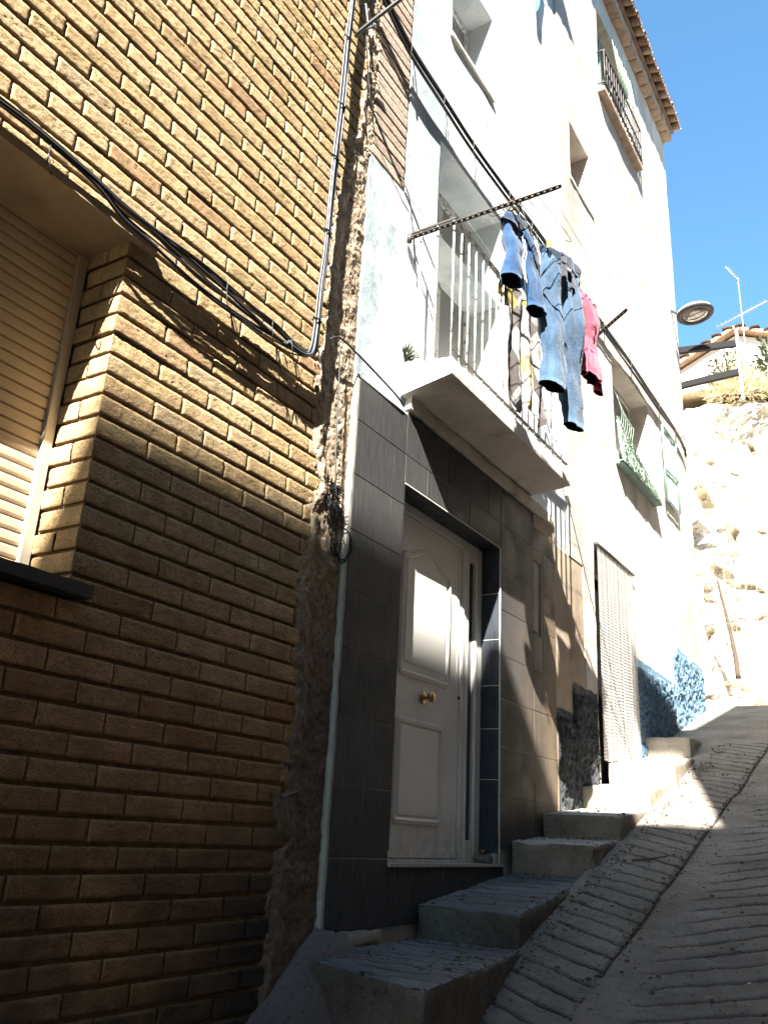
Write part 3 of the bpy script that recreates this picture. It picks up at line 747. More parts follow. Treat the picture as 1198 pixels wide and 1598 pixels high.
# meter niche in the tiled wall
mn = MB(); mn.box(-.10, -.09, 6.14, 6.35, 3.03, 3.63); mn.box(-.09, -.012, 6.145, 6.152, 3.04, 3.62); mn.box(-.09, -.012, 6.332, 6.339, 3.04, 3.62); mn.box(-.09, -.012, 6.152, 6.332, 3.04, 3.047)
mn.build('meter_niche', M_brown, white_house)
mc = MB(); rough_box(mc, bx8(-.085, -.005, 6.16, 6.25, 3.07, 3.55), .03, .001, .004); mc.build('meter_cover', M_slab, white_house)
def window(parent, h, depth, mf, mp, w_=.05, bars=1):
    m_ = MB(); X = -depth
    m_.box(X-.04, X, h[0]+.003, h[0]+w_, h[2]+.003, h[3]-.003); m_.box(X-.04, X, h[1]-w_, h[1]-.003, h[2]+.003, h[3]-.003)
    m_.box(X-.04, X, h[0]+w_, h[1]-w_, h[3]-w_, h[3]-.003); m_.box(X-.04, X, h[0]+w_, h[1]-w_, h[2]+.003, h[2]+w_)
    for k in range(bars):
        y = h[0]+(h[1]-h[0])*(k+1)/(bars+1); m_.box(X-.04, X-.002, y-w_/2, y+w_/2, h[2]+w_, h[3]-w_)
    o = m_.build('window', mf, parent)
    p = MB(); p.box(X-.03, X-.02, h[0]+w_*.7, h[1]-w_*.7, h[2]+w_*.7, h[3]-w_*.7); p.build('window_pane', mp, o)
    return o
w1 = window(beige, LW, .21, M_rail, M_pane)
w2 = window(beige, SW, .23, M_lintel, M_lintel, .04, 0)
q_ = MB(); rough_box(q_, bx8(-.1, .018, 7.22, 7.97, 8.155, 8.195), .05, .002, .006); q_.build('window_sill', M_slabw, w2)
w3 = window(beige, UW, .12, M_greenf, M_glass, .06, 2)
q_ = MB(); rough_box(q_, bx8(-.1, .095, 8.34, 9.96, 10.34, 10.415), .05, .003, .008); q_.build('window_ledge', M_cornice, w3)
gd = MB()   # iron guard of the top window
for z in (10.50, 10.72, 11.02): gd.tube([(.09, 8.38, z), (.09, 9.94, z)], .014, 6)
for k in range(17): gd.tube([(.09, 8.38+1.56*k/16, 10.42), (.09, 8.38+1.56*k/16, 11.02)], .009, 5)
for y in (8.38, 9.94): gd.tube([(0, y, 11.02), (.09, y, 11.02)], .01, 6); gd.tube([(0, y, 10.5), (.09, y, 10.5)], .01, 6)
gd.build('window_guard', M_raildark, w3)
gd = MB()
for k in range(9): gd.tube([(.11, 9.0+.1*k, 11.02), (.02, 9.02+.1*k, 11.9)], .004, 4)
gd.build('awning_cord', M_greenm, w3)
co = MB()
for k in range(18):
    y = 7.0+.265*k; rough_box(co, bx8(-.02, .13+random.uniform(-.006, .006), y, y+.262, 12.32, 12.50), .045, .005, .012, seed=k)
co.build('cornice', M_cornice, beige)
rf = MB()
rf.hexa([(-6, 6.95, 14.2), (.16, 6.95, 12.50), (.16, 11.82, 12.50), (-6, 11.82, 14.2), (-6, 6.95, 14.26), (.16, 6.95, 12.56), (.16, 11.82, 12.56), (-6, 11.82, 14.26)], 0, .2)
roof = rf.build('roof', M_roof, beige)
rt = MB()
for k in range(26):
    y = 7.02+.187*k
    for j in range(5):
        x0 = .285-.40*j+random.uniform(-.012, .012); z0 = 12.565+.11*j+random.uniform(-.006, .006); rv = random.random(); tw_ = random.uniform(-.01, .01)
        for (dy, sg_, zz) in ((0, 1, .03), (.0935, -1, .035)):
            def P(a, b, y=y, dy=dy, sg_=sg_, zz=zz, x0=x0, z0=z0, tw_=tw_):
                th = math.pi*b; rad = .078*(1-.18*a); L = .46
                return (x0-L*a, y+dy+rad*math.cos(th)+tw_*a, z0+zz+.115*a+sg_*rad*.8*math.sin(th)-(0 if sg_ > 0 else -.02))
            rt.grid(P, 3, 8, 0, rv, True)
            def P2(a, b, P=P):
                p = P(0, b); q = (p[0], p[1]*1, p[2]-.014); 
                return p if a < .5 else q
            rt.grid(P2, 1, 8, 0, rv, True)
            def P3(a, b, P=P):
                p = P(a, b); return (p[0], p[1], p[2]-.014)
            rt.grid(P3, 3, 8, 0, rv, True, True)
rt.build('roof_tile', M_roof, roof)
# ------------- things fixed to the facades
chain = MB()
for k in range(46):
    y = CG[0]+.035+(CG[1]-CG[0]-.05)*k/45; x = .028+.0012*math.sin(k*1.3)
    zb = 2.235+.085*(y-7.6)+random.uniform(-.01, .01); n_ = 130
    r = random.random(); i0 = len(chain.v)
    for j in range(n_+1):
        z = zb+(4.20-zb)*j/n_; d = .004*(1 if j % 2 else -1); sx = .0014*(1 if j % 2 else -1)
        chain.v += [(x+sx, y+d-.0112, z), (x+sx-.001, y+d+.0108-(.005 if k % 7 == 3 else 0), z)]
    for j in range(n_): a = i0+2*j; chain.face((a, a+1, a+3, a+2), 0, r)
chain_o = thing('chain_curtain', (0.03, 8.17, 2.3), 'grey metal chain fly curtain hanging over the doorway of the beige house', 'curtain')
cc_ = chain.build('chain_strand', M_chain, chain_o); tag(cc_, kind='stuff')
q_ = MB(); q_.tube([(.03, CG[0]-.0, 4.205), (.03, CG[1]+.02, 4.205)], .014, 8); q_.tube([(0, CG[1]-.01, 4.205), (.03, CG[1]-.01, 4.205)], .008, 6); q_.tube([(0, CG[0]+.03, 4.205), (.03, CG[0]+.03, 4.205)], .008, 6); q_.build('curtain_rail', M_raildark, chain_o)
nt = thing('window_netting', (.1, 9, 5.3), 'pale green straw netting draped over the guard below the lower beige house window', 'netting')
q_ = MB()
def netp(t_, u):   # u: 0 at the wall top, 1 at the outer lower edge
    y = 8.40+1.42*t_; return Vector((.03+.06*u, y, 5.34+(.56-.40*t_)*(1-u)))
for k in range(1500):
    t_ = random.random(); u0, u1 = sorted((random.random(), random.random())); dt = random.uniform(-.25, .25)
    if random.random() < .6: pts = [netp(min(1, max(0, t_+dt*s)), u0+(u1-u0)*s)+Vector((random.uniform(-.012, .02), 0, random.uniform(-.012, .02))) for s in (0, .5, 1)]
    else:
        u = random.random(); pts = [netp(min(1, t_+.3*s), u)+Vector((random.uniform(-.012, .02), 0, random.uniform(-.015, .015))) for s in (0, .5, 1)]
    q_.tube(pts, random.uniform(.002, .0048), 4, caps=False)
for k in range(7):
    y = 8.45+.07*k; q_.tube(smooth_path([(.05, y, 5.75), (.07, y+.03, 5.95), (.05, y-.06, 6.12-.04*k)], 3), .0025, 4)
tag(q_.build('straw', M_greenm, nt), kind='stuff')
q_ = MB(); q_.box(.0, .085, 8.42, 9.83, 5.335, 5.342)
q_.tube([(0, 8.40, 5.36), (.09, 8.40, 5.36), (.09, 9.84, 5.36), (0, 9.84, 5.36)], .009, 6); q_.build('guard_frame', M_greenf, nt)
gn = thing('green_window_screen', (.03, 10.6, 5.6), 'green framed translucent screen over the last window before the house corner', 'screen')
q_ = MB()
for (a, b) in (((10.27, 6.60), (10.90, 6.60)), ((10.90, 6.60), (10.90, 5.60)), ((10.90, 5.60), (10.27, 5.60)), ((10.27, 5.60), (10.27, 6.60)), ((10.27, 6.0), (10.90, 6.05))):
    q_.tube([(.05, *a), (.05, *b)], .011, 6)
q_.build('screen_frame', M_greenf, gn)
q_ = MB(); q_.grid(lambda a, b: (.035+.015*n3(a*3, b*5, 1, 1, 3), 10.27+.63*a, 5.6+1.0*b), 16, 24); q_.build('screen_sheet', simple('pale_green_sheet', (.42, .56, .52), .6, .3, var=.45, vs=7), gn)
# ================================================================== STEPS, KERB, ROAD
st = thing('concrete_steps', (0, 4, 1.0), 'flight of seven worn concrete steps climbing along the house fronts', 'steps')
ST = [ ((0, 3.47), (.836, 3.10), (.60, 4.62), (0, 4.62), 1.035, 1.05), ((0, 4.484), (.6, 4.484), (.555, 5.77), (0, 5.77), 1.213, 1.372), ((0, 5.713), (.568, 5.713), (.565, 6.29), (0, 6.29), 1.557, 1.60),
       ((0, 6.248), (.578, 6.248), (.55, 7.12), (0, 7.12), 1.753, 1.83), ((0, 7.085), (.548, 7.085), (.555, 7.81), (0, 7.81), 1.995, 2.07), ((0, 7.777), (.578, 7.777), (.50, 8.95), (0, 8.95), 2.237, 2.392),
       ((0, 8.914), (.45, 8.914), (.40, 9.75), (0, 9.75), 2.582, 2.62)]
for k, (a, b, c, d, z0, z1) in enumerate(ST):
    m_ = MB(); x0 = -.02 if k > 1 else .006
    x0 = .006 if k < 3 else .008
    rb = lambda y: -.302+.3016*y-.25
    rough_box(m_, [(x0, a[1], rb(a[1])), (b[0], b[1], rb(b[1])), (c[0], c[1], rb(c[1])), (x0, d[1], rb(d[1])), (x0, a[1], z0), (b[0], b[1], z0), (c[0], c[1], z1), (x0, d[1], z1)], .022, .006, .016, 0, 1, seed=k*3.3)
    m_.build('step', [M_step, M_tread] if k < 2 else [M_step3 if k < 4 else M_step2, M_tread2], st)  # one concrete in darker and paler copies, shade and sun painted in
rdz = lambda y: -.302+.3016*y if -9 < y < 12 else (-.302-.3016*9 if y <= -9 else -.302+.3016*12+.10*(y-12))
def groove(x, y):
    if x < .56 or x > 4.3: return 0
    seam = 1.075+.03*nz(Vector((y*1.2, 5, 0)))
    g_ = -.012*math.exp(-((x-seam)/.011)**2) if y > 4.3 else 0
    if x < seam-.005: t = (y+.50*(x-.6)+.008*nz(Vector((x*6, y*2, 3)))+.005*nz(Vector((x*19, y*11, 3))))/.148; a = min(1, max(0, (x-.60)/.06))
    else: t = (y-.52*(x-1.2)+.012*nz(Vector((x*4, y*2, 3)))+.007*nz(Vector((x*17, y*9, 3))))/.152+.35; a = min(1, max(0, (x-seam-.16-.12*nz(Vector((0, math.floor(t)*1.7, 2))))/.1))
    fr = (t-round(t))*.15; stg = .5+.9*abs(nz(Vector((math.floor(t+.5)*3.1, x*1.5, 7))))*1.3
    return g_-.0125*a*min(1.2, stg)*math.exp(-(fr/(.0115))**2)
def under_steps(x, y):
    for (a, b, c, d, z0, z1) in ST:
        if a[1]-.0 <= y <= d[1] and y > a[1]+(b[1]-a[1])*(x/b[0])+.04 and x < b[0]+(c[0]-b[0])*max(0, (y-b[1]))/(c[1]-b[1])-.035: return True
    return False
rd = MB()
X0, X1, Y0, Y1 = .38, 2.6, 3.3, 9.6
def rp(a, b):
    x = X0+(X1-X0)*a; y = Y0+(Y1-Y0)*b
    h = groove(x, y)+.018*n3(x, y, 0, 2.2, 2)+.007*n3(x, y, 0, 14, 3)
    e = min(1, min(a, b, 1-a, 1-b)*30)
    return (x, y, rdz(y)+h*e+.002-(.22 if under_steps(x, y) else 0))
rd.grid(rp, 240, 620, 0, lambda a, b: min(1, -groove(X0+(X1-X0)*a, Y0+(Y1-Y0)*b)/.011))
# coarser surroundings of the finely modelled stretch
rd.grid(lambda a, b: (-.6+(X0+.6)*a, 3.3+6.3*b, rdz(3.3+6.3*b)-.30), 4, 10, 0, 0)
for (xa, xb, ya, yb, nu, nv) in ((X1, 4.6, 3.3, 9.6, 20, 60), (-.6, 4.6, -9, 3.3, 40, 90), (-.6, 4.6, 9.6, 12.9, 60, 60)):
    rd.grid(lambda a, b: (xa+(xb-xa)*a, ya+(yb-ya)*b, rdz(ya+(yb-ya)*b)+.002+.006*n3(xa+(xb-xa)*a, ya+(yb-ya)*b, 0, 2, 2)*math.sin(math.pi*a)*math.sin(math.pi*b)), nu, nv, 0, 0)
tag(rd.build('road', M_road), kind='structure')
kb_ = MB()   # concrete fillet at the foot of the brick wall
def kp(a, b):
    y = 1.2+2.42*b; zw = rdz(y)+.02+.28*max(0, (y-2.85)/.65); x = -.03+.55*a
    z = max(zw-(.03*a if a < .3 else .009+(a-.3)*.55*(zw-rdz(y)+.05)/.37), rdz(y)-.04)
    xc = .10+.05*nz(Vector((y*6, 3, 1)))+.02*nz(Vector((y*25, 3, 1)))
    return (x, y, z+.018*n3(x, y, 2, 7, 4)+.006*n3(x, y, 5, 30, 2)-.016*math.exp(-((x-xc)/.009)**2))
kb_.grid(kp, 80, 200); tag(kb_.build('kerb', M_ramp), kind='structure')
tr = MB()
def tp(a, b):
    x = -260+520*a; y = -260+520*b; d = rdz(max(-9, min(12.9, y)))
    if y > 13: d += min(14, (y-13)*.35)
    return (x, y, d-.35+.8*n3(x, y, 0, .03, 3)*(1 if math.hypot(x-1, y-4) > 25 else 0))
tr.grid(tp, 90, 90); tag(tr.build('ground', M_earth), kind='structure')
# leaf litter and grit
lt = MB()
def bit(x, y, z, s, kind):
    th = random.random()*6.28; c, s_ = math.cos(th), math.sin(th)
    if kind == 0:
        p = [(-1, 0), (-.2, .35), (1, 0), (-.1, -.35)]; hs = [random.uniform(.0, .5)*s for _ in p]
        i0 = len(lt.v); lt.v += [(x+(u*c-v*s_)*s, y+(u*s_+v*c)*s, z+.002+h) for (u, v), h in zip(p, hs)]; lt.face((i0, i0+1, i0+2), 0, random.random()); lt.face((i0, i0+2, i0+3), 0, random.random())
    else:
        lt.hexa([(x+a*s*.5*random.uniform(.6, 1), y+b*s*.5*random.uniform(.6, 1), z+d*s*.45) for d in (0, 1) for a, b in ((-1, -1), (1, -1), (1, 1), (-1, 1))], 1, random.random())
def stepz(x, y):
    for (a, b, c, d, z0, z1) in reversed(ST):
        if y > a[1]+(b[1]-a[1])*(x/b[0])+.02 and x < b[0]+(c[0]-b[0])*(y-b[1])/(c[1]-b[1])-.02: return z0+(z1-z0)*(y-a[1])/(d[1]-a[1])
    return None
for k in range(4200):
    y = random.uniform(3.5, 9.5); x = random.random()**1.4*2.0
    if random.random() < .35: x = random.gauss(.64, .05)
    if random.random() < .15: x = random.gauss(1.07, .03)
    if x < .02: continue
    z = stepz(x, y)
    if z is None:
        if x < .5: continue
        z = rdz(y)+.002
    elif random.random() < .35: continue
    bit(x, y, z+.002, random.uniform(.004, .013) if random.random() < .9 else random.uniform(.012, .024), 0 if random.random() < .55 else 1)
for (yy, zz) in ((4.40, 1.045), (5.63, 1.355), (6.17, 1.59), (7.0, 1.81)):
    for k in range(60): bit(random.uniform(.02, .5), yy-abs(random.gauss(0, .05)), zz, random.uniform(.006, .02), random.choice((0, 0, 1)))
for p in ((.25, 6.15, 1.595), (.16, 6.0, 1.585)): lt.tube([p, (p[0]+.12, p[1]+.04, p[2]+.02), (p[0]+.22, p[1]+.02, p[2]+.015)], .004, 5, 0)
lm = NT('dead_leaf'); lm = lm.out(lm.ramp(lm.attr(), [(0, (.10, .07, .04)), (.5, (.24, .17, .09)), (.9, (.34, .28, .19)), (1, (.5, .48, .44))]), .9, .1)
lt.build('leaf_litter', [lm, M_step]); tag(bpy.data.objects['leaf_litter'], 'dead leaves and grit scattered over the steps and the road', 'litter', kind='stuff')
sk = MB(); sk.tube(smooth_path([(.76, 5.87, rdz(5.87)+.012), (.86, 5.90, rdz(5.90)+.015), (.955, 5.99, rdz(5.99)+.012)], 4), [.007]*5+[.004]*4, 6); o_ = sk.build('dry_stick', M_wood); tag(o_, 'short dry stick lying on the road beside the third step', 'stick')

# ================================================================== CABLES
cb = thing('cable_bundle', (.04, 1.2, 3.9), 'thick bundle of black cables sagging across the brick wall above the shuttered window', 'cables')
base = [(-2.0, 3.98), (-.6, 3.92), (.6, 3.90), (1.28, 3.94), (1.45, 3.94), (1.73, 3.92), (1.88, 3.905), (2.04, 3.90), (2.33, 3.89), (2.61, 3.885), (2.88, 3.875), (3.09, 3.87), (3.19, 3.93)]
q_ = MB()
for k in range(13):
    sd = k*3.7; pts = []
    for j, (y, z) in enumerate(base):
        spr = (.010 if y < 2.2 else .030)+.02*abs(nz(Vector((y*1.5, sd, 0))))*2*(1 if y > 2.1 else .4)
        xo = .048+.016*math.sin(sd*1.3+y*2.1); zo = spr*math.sin(sd+y*1.9)
        if y > 1.8 and k in (2, 5, 7, 11): zo -= .03+.035*math.sin((y-1.8)*2.2)
        if j >= len(base)-2: zo *= .4
        pts.append(off(y, z+zo, max(.012, xo)))
    q_.tube(smooth_path(pts, 5), (.0070 if k < 4 else .0042), 6)
q_.build('cable', M_cable, cb)
for y in (1.52, 2.52, 2.86, 3.02):
    q_ = MB(); zc = 3.885; p = [off(y-.005, zc+.045*math.sin(a), .045+.04*math.cos(a)) for a in [2*math.pi*i/10 for i in range(11)]]
    q_.tube(p, .003, 5); q_.tube([(p[0][0], p[0][1], p[0][2]), (p[0][0]-.01, p[0][1]+.03, p[0][2]-.07)], .0025, 4); q_.build('cable_tie', M_cable, cb)
for (y, z, l) in ((2.55, 3.80, .09), (2.95, 3.80, .07), (2.9, 3.79, .1), (3.03, 3.80, .08)): q_ = MB(); q_.tube([off(y, z, .05), off(y+.03, z-l*.5, .06), off(y+.05, z-l, .04)], .003, 4); q_.build('loose_end', M_cable, cb)
cd = thing('conduit', (.04, 3.2, 4), 'grey cable run strapped upright on the brick wall beside its ragged end', 'conduit')
q_ = MB()
cpts = [(2.98, 3.865), (3.08, 3.865), (3.15, 3.88), (3.195, 3.93), (3.21, 4.08), (3.215, 4.35), (3.23, 4.61), (3.235, 5.13), (3.26, 5.68), (3.265, 6.17), (3.28, 6.6), (3.32, 8.2), (3.38, 10.8)]
for k, (r_, dy, dx) in enumerate(((.011, -.012, .055), (.010, .010, .058), (.008, 0, .072), (.007, -.022, .068), (.006, .022, .07))):
    q_.tube(smooth_path([off(y+dy*(1+.3*math.sin(z*3+k)), z+(dy*.8 if z < 3.9 else 0), dx+.003*math.sin(z*5+k)) for y, z in cpts], 5), r_, 8)
q_.build('pipe', M_grey, cd)
for z in (4.13, 4.72, 5.25, 5.66, 6.2, 6.9):
    q_ = MB()
    y = np.interp(z, [p[1] for p in cpts], [p[0] for p in cpts])
    p = [off(y+.036*math.cos(a), z+.004*math.sin(a), .058+.026*math.sin(a)) for a in [2*math.pi*i/14 for i in range(15)]]
    q_.tube(p, .005, 5); q_.tube([off(y-.036, z, .05), off(y-.045, z-.03, 0)], .004, 5)
    q_.build('pipe_clamp', M_grey, cd)
fc = thing('facade_cables', (.05, 4, 6.8), 'black cables strung straight along the white and beige facades above the balcony', 'cables')
q_ = MB()
fb = [(3.30, 7.10), (3.7, 6.93), (4.0, 6.83), (4.5, 6.80), (5.0, 6.775), (5.7, 6.80), (6.2, 6.84), (6.6, 6.86), (7.3, 6.89), (8.2, 6.90), (9.2, 6.93), (10.4, 6.93), (11.2, 6.92), (11.6, 6.86), (11.72, 6.78)]
for k in range(7):
    pts = []
    for (y, z) in fb:
        lo_ = k >= 3
        zo = (-.075 if lo_ else 0)+.012*math.sin(k*2.2+y*1.3)+(.06*math.sin((y-8)*1.1)*(1 if k != 4 else -.6) if k in (3, 4, 5) and y > 7.8 else 0)
        if y > 11: zo *= .5
        pts.append(off(y, z+zo, .055 if not lo_ else .04+.006*(k-3)))
    q_.tube(smooth_path(pts, 5), .013 if k < 2 else .008, 6)
q_.tube(smooth_path([off(11.45, 6.9, .05), off(11.62, 7.02, .08), off(11.74, 6.93, .08), off(11.72, 6.72, .06), off(11.60, 6.75, .05)], 5), .005, 5)
q_.build('cable', M_cable, fc)
for y, z in fb[2:-2:1]:
    q_ = MB(); q_.tube([off(y, z+.05, .0), off(y+.01, z+.04, .07), off(y, z-.10, .07), off(y, z-.1, 0)], .004, 5)
    q_.build('cable_hook', M_raildark, fc)
q_ = MB()
q_.tube(smooth_path([off(5.9, 6.9, .05), off(6.1, 6.75, .12), off(6.35, 6.55, .10), off(6.2, 6.45, .12), off(6.0, 6.6, .10), off(6.25, 6.8, .06)], 5), .005, 5)
q_.tube(smooth_path([off(6.5, 6.85, .05), off(6.9, 6.5, .12), off(7.0, 6.1, .08)], 5), .003, 5)
for k in range(5): q_.tube(smooth_path([off(5.75+.13*k, 6.84, .05), off(5.8+.14*k, 6.72-.02*(k % 2), .10), off(5.95+.13*k, 6.80, .06)], 4), .005, 5)
q_.build('cable_loop', M_cable, fc)
sc_ = thing('service_cable', (.1, 3.3, 6.3), 'thick cable swinging off an iron bracket at the top of the brick wall', 'cable')
q_ = MB(); q_.tube(smooth_path([(.02, 3.31, 6.24), (.10, 3.30, 6.27), (.45, 3.35, 6.47), (1.0, 3.42, 6.78), (2.2, 3.6, 7.5), (4.45, 4.0, 9.0)], 6), .013, 8); q_.build('cable', M_grey, sc_)
q_ = MB(); q_.tube([(-.03, 3.36, 6.6), (.03, 3.38, 6.58), (.04, 3.40, 6.44), (.09, 3.42, 6.41), (.05, 3.31, 6.26)], .009, 6); q_.build('bracket', M_grey, sc_)
for (name, lab, pts, r_) in (
    ('telephone_wire', 'thin black wire running from the brick corner down to the balcony slab', [(.02, 3.30, 4.05), off(3.42, 4.13, .03), off(3.6, 4.12, .03), off(3.85, 4.09, .025), off(4.05, 4.06, .02), off(4.12, 4.03, .01)], .006),
    ('hanging_wire', 'thin pale wire hanging down the ragged joint beside the tiled front', [off(3.42, 4.13, .03), off(3.44, 3.9, .03), off(3.45, 3.6, .03), off(3.47, 3.35, .035), off(3.50, 3.2, .04), off(3.57, 3.05, .04), off(3.55, 2.9, .03)], .004),
    ('wall_wire', 'slim wire crossing the exposed brick strip above the white plaster', [off(3.45, 6.4, .03), off(3.55, 5.95, .02), off(3.75, 5.75, .01), off(3.92, 5.65, .01), off(4.08, 5.55, .01), off(4.18, 5.1, .01)], .004)):
    q_ = MB(); q_.tube(smooth_path(pts, 6), r_, 6); tag(q_.build(name, M_cable if name != 'hanging_wire' else M_grey), lab, 'wire')
tg = thing('wire_tangle', (.03, 3.45, 3.1), 'tangle of burnt black wire ends sprouting from the mortar joint', 'wires')
q_ = MB()
for k in range(70):
    y = 3.46+random.uniform(-.03, .03); z = 3.22+random.uniform(-.06, .05)
    pts = [(.0, y, z)]; d = Vector((random.uniform(.0, .3), random.uniform(-1, .6), random.uniform(-.7, .9))).normalized()
    for j in range(3): pts.append(tuple(Vector(pts[-1])+d*.018+Vector((0, random.uniform(-.008, .008), -.006*j))))
    q_.tube(pts, random.uniform(.002, .0045), 5)
q_.build('burnt_end', M_blackrub, tg)
q_ = MB()
for k in range(16):
    y0 = 3.44+random.uniform(-.03, .03); a = random.uniform(.10, .30); s_ = random.uniform(-.08, .07)
    q_.tube(smooth_path([(.0, y0, 3.18), (.04, y0+s_*.7, 3.18-a*.4), (.045, y0+s_, 3.18-a), (.03, y0+s_*.3+.05, 3.18-a*1.1), (.01, y0+.06, 3.12-a*.6)], 4), random.uniform(.0015, .0035), 5)
for k in range(3): q_.tube(smooth_path([(.02, 3.44, 2.98), (.05, 3.50, 2.86-.01*k), (.05, 3.57+.01*k, 2.92), (.05, 3.56, 3.02), (.03, 3.48, 3.04)], 5), .004, 5)
q_.build('loose_wire', M_cable, tg)

# ================================================================== WASHING LINE AND LAUNDRY
wl = thing('washing_line', (.5, 5, 5.25), 'notched iron arms with washing lines reaching out over the balcony', 'washing line')
def arm(y0, y1, L):
    q_ = MB(); q_.box(0, L, -.009, .009, .005, .010); q_.box(0, L, .007, .010, -.010, .0045)
    for k in range(int(L/.04)): q_.box(.02+k*.04, .034+k*.04, -.005, .0065, -.008, .0045)
    q_.tube([(.0, 0, -.03), (.0, 0, .03)], .02, 6)
    an = math.atan2(y1-y0, 1.0); c_, s_ = math.cos(an), math.sin(an)
    q_.v = [(.005+a*c_-b*s_, y0+a*s_+b*c_, 5.25+c) for a, b, c in q_.v]; q_.build('arm', M_raildark, wl)
arm(4.09, 4.09, 1.05); arm(6.33, 5.54, 1.27)
for x in (.42, .56, .70, .84, .98):
    q_ = MB(); ye_ = 6.33-.79*x; q_.tube([(x, 4.09+(ye_-4.09)*k/10, 5.248-.03*math.sin(math.pi*k/10)) for k in range(11)], .002, 4); q_.build('line', M_rail, wl)
q_ = MB()
for k in range(7):
    x = .62+.09*random.random()*k*.5; a = [Vector((x+.05*math.cos(i*.9+k), 4.09+.05*random.random(), 5.25+.04*math.sin(i*.9+k))) for i in range(8)]
    q_.tube(smooth_path(a, 3), .002, 4)
for k in range(6): q_.tube(smooth_path([(.60+.06*k, 4.10, 5.25), (.62+.06*k, 4.3+.06*k, 5.24+.03*(k % 2)), (.66+.05*k, 4.55, 5.22)], 4), .0025, 4)
q_.build('cord_end', M_cable, wl)
def tubecloth(mb, rows, n=40, m=0, fold=.010, seed=0, thick=.006, inner=1, fs=9):
    """rows: (centre, half width, half depth, direction of width); open tube of cloth with an inside face"""
    i0 = len(mb.v); K = len(rows)
    for layer in (0, 1):
        for (c, hw, hd, dr) in rows:
            c = Vector(c); dr = Vector(dr).normalized(); nn = Vector((dr.y, -dr.x, 0))
            for a in range(n):
                th = 2*math.pi*a/n; p = c+dr*hw*math.cos(th)+nn*hd*math.sin(th)
                f = fold*(n3(p.x*1.5+seed, p.y*1.5, p.z*.45, fs, 3)*2.4 + .55*n3(p.x+seed, p.y*.8+p.z*.9, p.z*2.2, fs*2.2, 2))
                rad = (dr*math.cos(th)+nn*math.sin(th)); mb.v.append(tuple(p+rad*(f-(thick if layer else 0))))
    for layer in (0, 1):
        b0 = i0+layer*K*n
        for k in range(K-1):
            for a in range(n):
                b = (a+1) % n; q = [b0+k*n+a, b0+(k+1)*n+a, b0+(k+1)*n+b, b0+k*n+b]
                if layer: q.reverse()
                mb.face(q, m if not layer else inner, .5, True)
    for k in (0, K-1):
        for a in range(n):
            b = (a+1) % n; mb.face((i0+k*n+a, i0+k*n+b, i0+K*n+k*n+b, i0+K*n+k*n+a), m, .5, False)
def lerp(a, b, t): return a+(b-a)*t
def leg(mb, top, bot, w0, w1, d0, d1, dr, seed, rows=26, m=0, bulge=0):
    R_ = []
    for k in range(rows+1):
        t = k/rows; c = Vector(top).lerp(Vector(bot), t); s_ = bulge*math.sin(math.pi*t)
        c += Vector((.010*math.sin(t*9+seed), .012*math.sin(t*6+seed*2), 0))
        R_.append((c, lerp(w0, w1, t)+s_, lerp(d0, d1, t**.6)*(1+.2*math.sin(t*13+seed)), dr))
    tubecloth(mb, R_, 44, m, .013, seed)
def hang_label(n, loc, lab, cat): return thing(n, loc, lab, cat)
# washed jeans, pegged by the waist
jn = thing('jeans', (.80, 4.85, 5.2), 'light washed blue jeans hanging by the waistband, longest piece on the line', 'jeans')
q_ = MB(); dj = (.30, .95, 0)
c0 = Vector((.80, 4.70, 5.18))
leg(q_, c0+Vector((-.03, -.055, 0)), (.80, 4.555, 4.19), .118, .105, .036, .046, dj, 1.0)
leg(q_, c0+Vector((.03, .13, -.02)), (.80, 4.90, 4.06), .122, .098, .036, .046, dj, 4.0)
q_.build('trouser_leg', [M_jean, M_lining], jn)
q_ = MB(); rows_ = [(c0+Vector((.0, .037, .055-.012*k)), .215-.004*k, .052, dj) for k in range(8)]
tubecloth(q_, rows_, 50, 0, .008, 2.2); q_.build('waistband', [M_jeand, M_lining], jn)
q_ = MB()
for sgn in (-1, 1):
    q_.grid(lambda a, b: c0+Vector((.062+.004*math.sin(6*a), .035+sgn*(.04+.12*a), -.02-.15*b+.02*math.sin(5*a))), 8, 8)
q_.build('pocket', M_jeand, jn)
# dark shorts
shs = thing('denim_shorts', (.72, 4.25, 5.2), 'mid blue denim shorts hanging nearest the arm with dark leg openings', 'shorts')
q_ = MB(); ds = (.10, 1, 0)
leg(q_, (.70, 4.17, 5.20), (.72, 4.15, 4.72), .060, .095, .030, .052, ds, 2.3, 18)
leg(q_, (.72, 4.30, 5.19), (.76, 4.41, 4.64), .065, .095, .030, .050, ds, 6.1, 18)
q_.build('shorts_leg', [M_denimb, M_lining], shs)
q_ = MB(); tubecloth(q_, [(Vector((.705, 4.23, 5.225-.012*k)), .12+.008*k, .04, ds) for k in range(9)], 40, 0, .012, 8); q_.build('waistband', [M_jeand, M_lining], shs)
q_ = MB()
for dy in (0, .03): q_.tube(smooth_path([(.79, 4.12+dy, 5.0), (.80, 4.13+dy, 4.9), (.80, 4.10+dy, 4.8), (.80, 4.14+dy, 4.68)], 4), .003, 4)
q_.build('drawstring', M_rail, shs)
